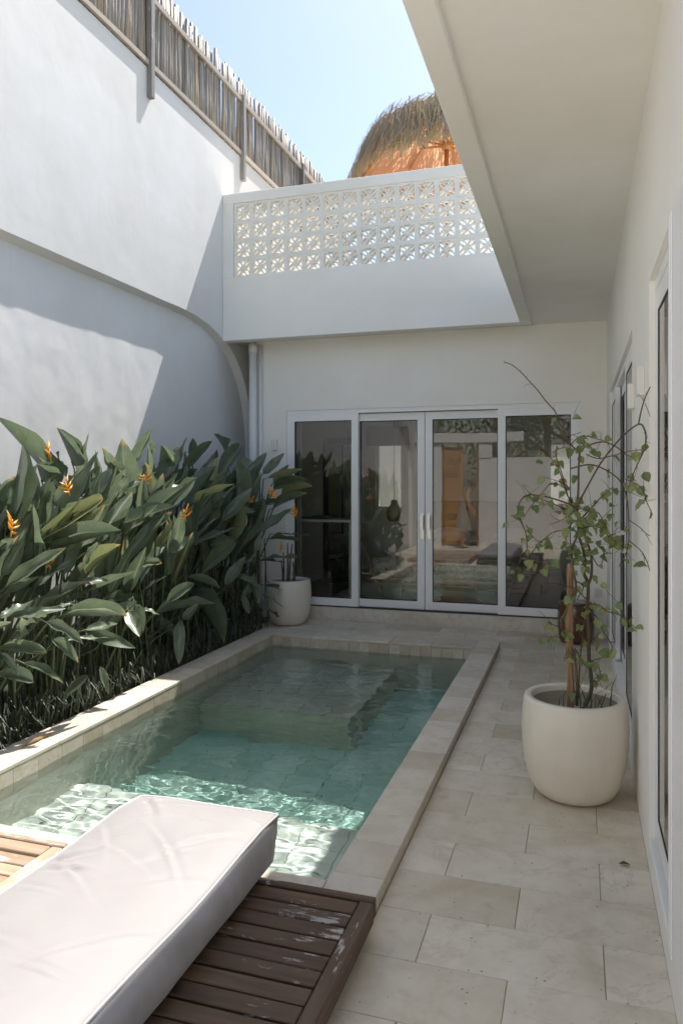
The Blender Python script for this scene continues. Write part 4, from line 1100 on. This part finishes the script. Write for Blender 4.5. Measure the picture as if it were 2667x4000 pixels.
# ================================================================= THATCHED PARASOL on the roof terrace
UX, UY, UZ = -1.63, 9.6, 3.362
um = empty('thatched_parasol', (UX, UY, UZ))
tag(um, 'thatched parasol with orange lining standing on the roof terrace behind the parapet', 'parasol')
UP = [(.02, 6.48), (.22, 6.41), (.5, 6.28), (.78, 6.14), (.97, 6.02), (1.10, 5.86), (1.20, 5.68)]
def uz(r):
    for (r0, z0), (r1, z1) in zip(UP, UP[1:]):
        if r <= r1: return z0 + (z1 - z0) * (r - r0) / (r1 - r0)
    return UP[-1][1] - (r - UP[-1][0]) * 2.1
def thatch_mat():
    t = NT('dry_thatch'); oi = t('Attribute', attribute_name='shade')
    sh = oi.outputs['Fac']
    n = t.noise(9, 4, .6)
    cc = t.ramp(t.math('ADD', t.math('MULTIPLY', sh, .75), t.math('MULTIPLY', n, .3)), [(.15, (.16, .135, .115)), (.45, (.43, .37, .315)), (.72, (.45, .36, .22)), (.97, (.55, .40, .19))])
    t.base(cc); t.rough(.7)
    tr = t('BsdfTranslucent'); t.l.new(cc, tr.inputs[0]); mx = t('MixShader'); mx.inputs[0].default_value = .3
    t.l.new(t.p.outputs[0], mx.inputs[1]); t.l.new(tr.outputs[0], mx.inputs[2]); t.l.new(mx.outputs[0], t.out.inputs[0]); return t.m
th = MB(); shade = []; rt = random.Random(2)
for k in range(5200):
    a = rt.uniform(0, 2 * math.pi); r0 = 1.20 * math.sqrt(rt.uniform(0.0, 1.0)) if k % 3 else rt.uniform(.95, 1.20)
    L = rt.uniform(.22, .5) if r0 < .9 else rt.uniform(.10, .25) + .55 * rt.random() * (.5 + .5 * math.cos(a - math.radians(195))); pts = []
    off = rt.uniform(.0, .06) if rt.random() < .8 else rt.uniform(.04, .15); da = rt.gauss(0, .14)
    for q in range(4):
        r = r0 + L * q / 3 * (.8 if r0 < .9 else .35); z = uz(min(r, 1.20)) + off * (1 - q / 5) - (max(0, r0 + L * q / 3 - 1.15) * .75 if r0 > .75 else 0)
        aa = a + da * q / 3 / max(r, .3); pts.append(Vector((UX + min(r, 1.36) * math.cos(aa), UY + min(r, 1.36) * math.sin(aa), z)))
    s_ = Vector((-math.sin(a), math.cos(a), rt.uniform(-.4, .4))) * rt.uniform(.003, .008)
    b = len(th.v)
    for p in pts: th.v += [tuple(p - s_), tuple(p + s_)]
    th.f += [(b + 2 * q, b + 2 * q + 1, b + 2 * q + 3, b + 2 * q + 2) for q in range(3)]
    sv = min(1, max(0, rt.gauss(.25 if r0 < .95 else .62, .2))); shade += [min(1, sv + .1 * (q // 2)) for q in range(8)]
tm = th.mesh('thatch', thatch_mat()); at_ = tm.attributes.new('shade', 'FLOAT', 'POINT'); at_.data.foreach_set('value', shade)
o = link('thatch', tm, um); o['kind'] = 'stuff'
tan = NT('orange_lining'); n_ = tan.noise(6, 4, .6, vec=tan.vec(scale=(1, 1, 3))); tan.base(tan.mix(n_, (.66, .33, .18), (.76, .43, .26))); tan.rough(.8); tan.bump(n_, .4, .02)
tl = tan('BsdfTranslucent'); tl.inputs[0].default_value = (.80, .46, .26, 1); mx = tan('MixShader'); mx.inputs[0].default_value = .5
tan.l.new(tan.p.outputs[0], mx.inputs[1]); tan.l.new(tl.outputs[0], mx.inputs[2]); tan.l.new(mx.outputs[0], tan.out.inputs[0])
for k in range(8):
    mb = MB(); a0, a1 = k * math.pi / 4, (k + 1) * math.pi / 4
    prof = [(.04, 6.39), (.4, 6.24), (.75, 6.06), (.95, 5.92), (1.16, 5.62)]; na = 4
    for (r, z) in prof:
        for q in range(na + 1):
            f = q / na; rr = r * (1 - .045 * math.sin(math.pi * f)); a = a0 + (a1 - a0) * f
            mb.v.append((UX + rr * math.cos(a), UY + rr * math.sin(a), z + .02 * math.sin(math.pi * f)))
    for i in range(len(prof) - 1):
        for q in range(na): b = i * (na + 1) + q; mb.f.append((b, b + 1, b + na + 2, b + na + 1))
    mb.build('lining_panel', tan.m, um, True)
rib_m = simple('orange_wood', (.42, .19, .06), .45, var=.25)
for k in range(8):
    a = k * math.pi / 4; c_, s_ = math.cos(a), math.sin(a); mb = MB()
    mb.tube([(UX + r * c_, UY + r * s_, z - .03) for r, z in ((.05, 6.37), (.4, 6.22), (.75, 6.04), (.95, 5.90), (1.17, 5.60))], .014, 6); rb = mb.build('rib', rib_m, um)
    mb = MB(); mb.tube([(UX + .05 * c_, UY + .05 * s_, 5.93), (UX + .58 * c_, UY + .58 * s_, 6.11)], .014, 6); mb.build('strut', rib_m, rb)
mb = MB(); mb.tube([(UX, UY, UZ), (UX, UY, 6.39)], .03, 10); mb.build('pole', rib_m, um, True)
mb = MB(); mb.tube([(UX, UY, 5.86), (UX, UY, 5.90), (UX, UY, 5.96), (UX, UY, 5.98)], [.05, .075, .075, .05], 12); mb.build('hub', rib_m, um, True)
mb = MB(); mb.lathe([(.25, UZ), (.25, UZ + .05), (.06, UZ + .08), (.05, UZ + .3)], UX, UY, 20); mb.build('base', rib_m, um, True)

# ================================================================= BEDROOM behind the glass
FZ = .149
def floral():
    t = NT('floral_fabric'); vo = t('TexVoronoi'); vo.inputs['Scale'].default_value = 11; t.l.new(t.vec(), vo.inputs['Vector'])
    n = t.noise(16, 3, .6, dist=1.5)
    cc = t.mix(t.ramp(n, [(.5, GREY(0)), (.56, GREY(1))]), (.58, .55, .48), (.34, .33, .32))
    cc = t.mix(t.ramp(vo.outputs['Distance'], [(.18, GREY(1)), (.24, GREY(0))]), cc, (.46, .28, .15)); t.base(cc); t.rough(.8); return t.m
fl_m = floral(); ratt = simple('rattan', (.42, .29, .14), .5, var=.2, scale=30); linen = simple('white_linen', (.74, .72, .70), .85, var=.04, bump=(7, .5, .02))
db = empty('rattan_daybed', (-1.45, 8.75, FZ))
mb = MB(); mb.tube([(-2.40, 8.42, .42), (-.55, 8.42, .42)], .016, 8); mb.tube([(-2.40, 8.42, .36), (-.55, 8.42, .36)], .012, 8); mb.tube([(-2.40, 9.15, .42), (-.55, 9.15, .42)], .016, 8); mb.build('seat_rail', ratt, db, True)
for x in (-2.40, -.55):
    s_ = 1 if x < -1 else -1
    mb = MB(); pts = []
    for k in range(25):
        t = k / 24 * 2 * math.pi; pts.append((x + s_ * .28 * (1 - math.cos(t)) * .5 - s_ * .04, 8.40 + .05 * math.sin(t), .56 + .40 * math.cos(t)))
    mb.tube(pts, .014, 8, False); mb.build('arm_loop', ratt, db, True)
for x in (-2.1, -.95):
    mb = MB(); mb.tube([(x - .16, 8.43, .42), (x - .12, 8.43, .22), (x, 8.43, .165), (x + .12, 8.43, .22), (x + .16, 8.43, .42)], .013, 8); mb.build('leg', ratt, db, True)
    mb = MB(); mb.tube([(x - .16, 9.13, .42), (x, 9.13, .165), (x + .16, 9.13, .42)], .013, 8); mb.build('leg', ratt, db, True)
mb = MB(); mb.box(-2.36, -.60, 8.40, 9.14, .44, .66, .05); mb.build('mattress', fl_m, db, True)
tag(db, 'rattan daybed with floral cushion just inside the glass doors', 'daybed')
bd = empty('bed', (-1.3, 10.5, FZ))
mb = MB(); mb.box(-2.2, -.45, 9.5, 11.42, FZ + .001, .40, .01); mb.build('bed_base', simple('bed_timber', (.30, .19, .10), .5, var=.2), bd)
mb = MB(); mb.box(-2.2, -.45, 9.48, 11.40, .402, .66, .06); mb.build('mattress', linen, bd, True)
mb = MB(); mb.box(-2.25, -.40, 11.405, 11.46, FZ + .002, 1.25, .01); mb.build('headboard', simple('headboard', (.25, .20, .15), .6, var=.2), bd)
for x in (-1.8, -.9):
    mb = MB(); mb.lathe([(.02, .665), (.22, .68), (.31, .75), (.30, .80), (.2, .86), (.02, .87)], x, 11.05, 20); mb.v = [(a, 11.05 + (b - 11.05) * .6, c) for a, b, c in mb.v]; mb.build('pillow', linen, bd, True)
tag(bd, 'white bed in the room behind the glass doors', 'bed')
mr = empty('floor_mirror', (-3.1, 9.7, FZ))
mb = MB(); c0, s0_ = math.cos(R(38)), math.sin(R(38))
def mpt(a, d, z): return (-3.1 + a * c0 - d * s0_, 9.75 + a * s0_ + d * c0, z)
def mbox(mb, a0, a1, d0, d1, z0, z1): mb.add([mpt(a, d, z) for z in (z0, z1) for d in (d0, d1) for a in (a0, a1)], [(0, 2, 3, 1), (4, 5, 7, 6), (0, 1, 5, 4), (2, 6, 7, 3), (0, 4, 6, 2), (1, 3, 7, 5)])
for (a0, a1, z0, z1) in ((-.26, -.2, .16, 2.15), (.2, .26, .16, 2.15), (-.2, .2, .16, .24), (-.2, .2, 2.07, 2.15)): mbox(mb, a0, a1, 0, .04, z0, z1)
mb.build('frame', simple('dark_mirror_frame', (.04, .035, .03), .5), mr)
mb = MB(); mb.add([mpt(-.2, .012, .24), mpt(.2, .012, .24), mpt(.2, .012, 2.07), mpt(-.2, .012, 2.07)], [(0, 1, 2, 3)]); mb.build('mirror_glass', simple('mirror', (.85, .85, .85), .02, metal=1.0), mr)
tag(mr, 'tall dark-framed floor mirror behind the left glass door', 'mirror')
dk = empty('standing_desk', (-2.9, 8.6, FZ))
mb = MB(); mb.box(-3.4, -2.45, 8.36, 8.86, 1.07, 1.10, .003); mb.build('desk_top', M['white_lamp'], dk)
for x in (-3.3, -2.6):
    mb = MB(); mb.box(x - .035, x + .035, 8.57, 8.65, .19, 1.069); mb.build('leg', M['white_lamp'], dk)
    mb = MB(); mb.box(x - .03, x + .03, 8.34, 8.88, FZ + .001, .19); mb.build('foot', M['white_lamp'], dk)
tag(dk, 'white standing desk behind the left glass door', 'desk')
for k, (x, y) in enumerate(((-3.1, 8.6), (-2.95, 8.58))):
    mb = MB(); mb.box(x - .14, x + .14, y - .1, y + .1, 1.101 + .02 * k, 1.118 + .02 * k, .003)
    tag(mb.build('notebook', simple('notebook_cover', (.10, .10, .10), .6)), ['lower dark notebook lying flat on the standing desk', 'upper dark notebook lying flat on the standing desk'][k], 'notebook')
pn = empty('pendant_lamp', (-2.42, 10.0, 1.0))
mb = MB(); mb.lathe([(.02, 1.0), (.075, 1.01), (.105, 1.06), (.108, 1.12), (.085, 1.19), (.05, 1.24), (.04, 1.30)], -2.42, 10.0, 28); mb.build('lamp_shade', simple('woven_shade', (.30, .22, .12), .7, var=.3, scale=60), pn, True)
mb = MB(); mb.tube([(-2.42, 10, 1.30), (-2.42, 10, 3.164)], .004, 5); mb.build('cord', M['gasket'], pn)
tag(pn, 'woven pendant lamp hanging low on a long cord beside the bed', 'pendant lamp')
tl_ = empty('table_lamp', (-.2, 9.9, .76))
mb = MB(); mb.tube([(-.2, 9.9, .762), (-.2, 9.9, .85), (-.2, 9.9, .92)], [.06, .05, .03], 14); mb.build('lamp_base', linen, tl_, True)
mb = MB(); mb.lathe([(.04, .92), (.13, .96), (.18, 1.05), (.18, 1.14), (.13, 1.23), (.04, 1.27)], -.2, 9.9, 28); mb.build('lamp_shade', simple('copper_shade', (.45, .22, .10), .3, metal=.7), tl_, True)
tag(tl_, 'round copper table lamp behind the right glass door', 'lamp')
stb = empty('side_table', (-.2, 9.9, FZ))
mb = MB(); mb.box(-.42, .02, 9.7, 10.1, .72, .76, .004); mb.build('table_top', simple('table_wood', (.32, .17, .08), .45, var=.2), stb)
for (x, y) in ((-.40, 9.72), (0, 9.72), (-.40, 10.08), (0, 10.08)):
    mb = MB(); mb.box(x - .018, x + .018, y - .018, y + .018, FZ + .001, .719); mb.build('leg', simple('table_leg', (.28, .15, .07), .5), stb)
tag(stb, 'small wooden side table carrying the copper lamp', 'table')
ct = MB()
for k in range(40):
    x = -3.50 + .011 * k; y = 8.14 + .03 * math.sin(k * 1.1); ct.v += [(x, y, FZ + .01), (x, y, 2.5)]
    if k: b = 2 * k; ct.f.append((b - 2, b, b + 1, b - 1))
tag(ct.build('curtain', simple('pale_curtain', (.5, .55, .50), .9), None, True), 'pale gathered curtain at the left end of the glass doors', 'curtain')

# ================================================================= ENTRANCE END OF THE COURT, behind the viewer (seen in the glass)
YE = -1.95
ew = empty('entrance_wall', (-1.5, YE, 0))
mb = MB(); mb.box(-2.26, XR + .2, YE - .16, YE, -.04, 2.12, .006); mb.build('wall_panel', M['wall'], ew)
mb = MB(); mb.box(-3.795, -3.16, YE - .16, YE, -.04, 2.45, .006); mb.build('wall_panel', M['wall'], ew)
mb = MB(); mb.box(-3.795, -1.2, YE - .14, YE + .06, 2.50, 2.72, .006); mb.build('lintel', M['wall'], ew)
mb = MB(); mb.box(-2.26, -1.95, YE - .17, YE + .02, 2.121, 2.499, .006); mb.build('pier', M['wall'], ew)
mb = MB(); mb.box(XR + .2, 6.0, YE - .16, YE, -.04, 2.12, .006); mb.build('wall_panel', M['wall'], ew)
tag(ew, 'white entrance wall with gate opening at the street end of the court', 'wall')
gt = empty('wooden_gate', (-2.9, YE, 0)); gold = wood('honey_teak', (.34, .17, .06), (.50, .28, .11), (.55, .34, .16), 'X', .1); goldz = wood('honey_teak_post', (.34, .17, .06), (.50, .28, .11), (.55, .34, .16), 'Z', .1)
for x in (-3.155, -2.31):
    mb = MB(); mb.box(x, x + .05, YE - .12, YE - .02, .004, 2.45, .003); mb.build('post', goldz, gt)
for x in (-3.10, -2.71):
    mb = MB(); mb.box(x, x + .06, YE - .09, YE - .045, .01, 2.4, .003); mb.build('stile', goldz, gt)
for k in range(16):
    z = .04 + k * .148; mb = MB(); mb.box(-3.039, -2.711, YE - .085, YE - .05, z, z + .14, .004); mb.build('slat', gold, gt)
tag(gt, 'honey-coloured slatted wooden gate standing open at the entrance', 'gate')
# a woman in a patterned dress, bending towards the gate
pw = empty('person', (-2.52, -1.35, .0))
sk_v = [(-2.52, -1.35, .86), (-2.50, -1.35, 1.08), (-2.45, -1.35, 1.24), (-2.40, -1.35, 1.33), (-2.365, -1.35, 1.39), (-2.33, -1.35, 1.45), (-2.30, -1.35, 1.53),
        (-2.45, -1.19, 1.26), (-2.40, -1.16, 1.02), (-2.30, -1.18, .82), (-2.27, -1.18, .73), (-2.45, -1.51, 1.26), (-2.41, -1.53, 1.02), (-2.30, -1.50, .84), (-2.27, -1.49, .75),
        (-2.53, -1.27, .82), (-2.50, -1.26, .46), (-2.54, -1.26, .085), (-2.44, -1.26, .035), (-2.53, -1.43, .82), (-2.55, -1.44, .46), (-2.62, -1.44, .085), (-2.52, -1.44, .035)]
sk_e = [(0, 1), (1, 2), (2, 3), (3, 4), (4, 5), (5, 6), (2, 7), (7, 8), (8, 9), (9, 10), (2, 11), (11, 12), (12, 13), (13, 14), (0, 15), (15, 16), (16, 17), (17, 18), (0, 19), (19, 20), (20, 21), (21, 22)]
sk_r = [.13, .11, .115, .055, .052, .085, .075, .05, .038, .03, .022, .05, .038, .03, .022, .085, .052, .036, .03, .085, .052, .036, .03]
me = bpy.data.meshes.new('body'); me.from_pydata(sk_v, sk_e, []); me.materials.append(simple('skin', (.52, .27, .17), .5))
body_o = link('body', me, pw); sm = body_o.modifiers.new('skin', 'SKIN')
sl_ = me.skin_vertices[0] if me.skin_vertices else None
if sl_ is None:
    bm = bmesh.new(); bm.from_mesh(me); bm.verts.layers.skin.verify(); bm.to_mesh(me); bm.free(); sl_ = me.skin_vertices[0]
for i, r in enumerate(sk_r): sl_.data[i].radius = (r, r)
sl_.data[0].use_root = True
body_o.modifiers.new('sub', 'SUBSURF').levels = 2; body_o.modifiers['sub'].render_levels = 2
dr = NT('patterned_dress'); n_ = dr.noise(28, 3, .6, dist=1); dr.base(dr.ramp(n_, [(.42, (.30, .24, .18)), (.55, (.50, .44, .36))])); dr.rough(.85)
mb = MB(); pr = [(.22, .42, -2.54), (.20, .60, -2.53), (.185, .82, -2.52), (.15, 1.0, -2.505), (.155, 1.14, -2.48), (.13, 1.25, -2.45)]
for r, z, x in pr:
    for k in range(20): a = k * math.pi / 10; mb.v.append((x + r * .85 * math.cos(a), -1.35 + r * math.sin(a), z + .01 * math.cos(3 * a)))
for i in range(5):
    for k in range(20): a = i * 20 + k; b = i * 20 + (k + 1) % 20; mb.f.append((a, b, b + 20, a + 20))
mb.build('dress', dr.m, pw, True)
mb = MB(); mb.lathe([(.01, 1.40), (.06, 1.42), (.088, 1.48), (.09, 1.53), (.07, 1.59), (.01, 1.62)], -2.335, -1.35, 16); mb.tube([(-2.40, -1.35, 1.56), (-2.43, -1.35, 1.60), (-2.44, -1.35, 1.64)], [.03, .045, .02], 8); mb.build('hair', simple('tied_hair', (.16, .09, .045), .6), pw, True)
tag(pw, 'person in a patterned strapless dress leaning forward by the wooden gate', 'person')
# street trees beyond the entrance wall
tl_m = leaf_mat('street_leaf', (.03, .05, .022), (.06, .085, .035), (.1, .12, .05), .25, .5)
def tree(x, y, h, r, seed, label):
    root = empty('street_tree', (x, y, -.04)); rr = random.Random(seed); mb = MB()
    mb.tube([(x, y, -.04), (x + .08, y, h * .3), (x - .05, y + .1, h * .6), (x, y, h * .85)], [.15, .12, .08, .03], 8)
    for k in range(7):
        a = rr.uniform(0, 6.28); z = h * rr.uniform(.35, .7); mb.tube([(x, y, z), (x + math.cos(a) * r * .4, y + math.sin(a) * r * .4, z + .5), (x + math.cos(a) * r * .8, y + math.sin(a) * r * .8, z + .8)], [.06, .04, .015], 6)
    mb.build('trunk', M['bark'], root, True)
    lm = MB(); cl_ = []
    for k in range(46):
        v = Vector((rr.gauss(0, 1), rr.gauss(0, 1), rr.gauss(0, 1))).normalized() * rr.uniform(.5, 1.0)
        cl_.append(Vector((x + v.x * r, y + v.y * r, h * .66 + v.z * h * .34)))
    for c in cl_:
        for k in range(60):
            p = c + Vector((rr.gauss(0, .28), rr.gauss(0, .28), rr.gauss(0, .22))); d = Vector((rr.uniform(-1, 1), rr.uniform(-1, 1), rr.uniform(-1, .4))).normalized(); s_ = d.orthogonal().normalized(); s_.rotate(Matrix.Rotation(rr.uniform(0, 6.28), 3, d)); L = rr.uniform(.08, .15)
            lm.add([p, p + d * L * .5 + s_ * L * .25, p + d * L, p + d * L * .5 - s_ * L * .25], [(0, 1, 2, 3)])
    me = lm.mesh('crown', tl_m); ul = me.uv_layers.new(name='UVMap')
    for lp in me.loops: ul.data[lp.index].uv = (.3, .5)
    link('crown', me, root); tag(root, label, 'tree', 'street trees beyond the entrance wall')
tree(-2.2, -5.2, 4.6, 1.5, 1, 'leafy street tree straight beyond the open gate')
tree(.2, -5.0, 5.6, 1.9, 2, 'broad street tree beyond the entrance wall near the villa')
tree(-.9, -7.5, 6.4, 2.0, 3, 'tallest street tree set back beyond the entrance wall')
tree(2.6, -6.0, 5.2, 1.8, 4, 'street tree beyond the villa side of the entrance wall')
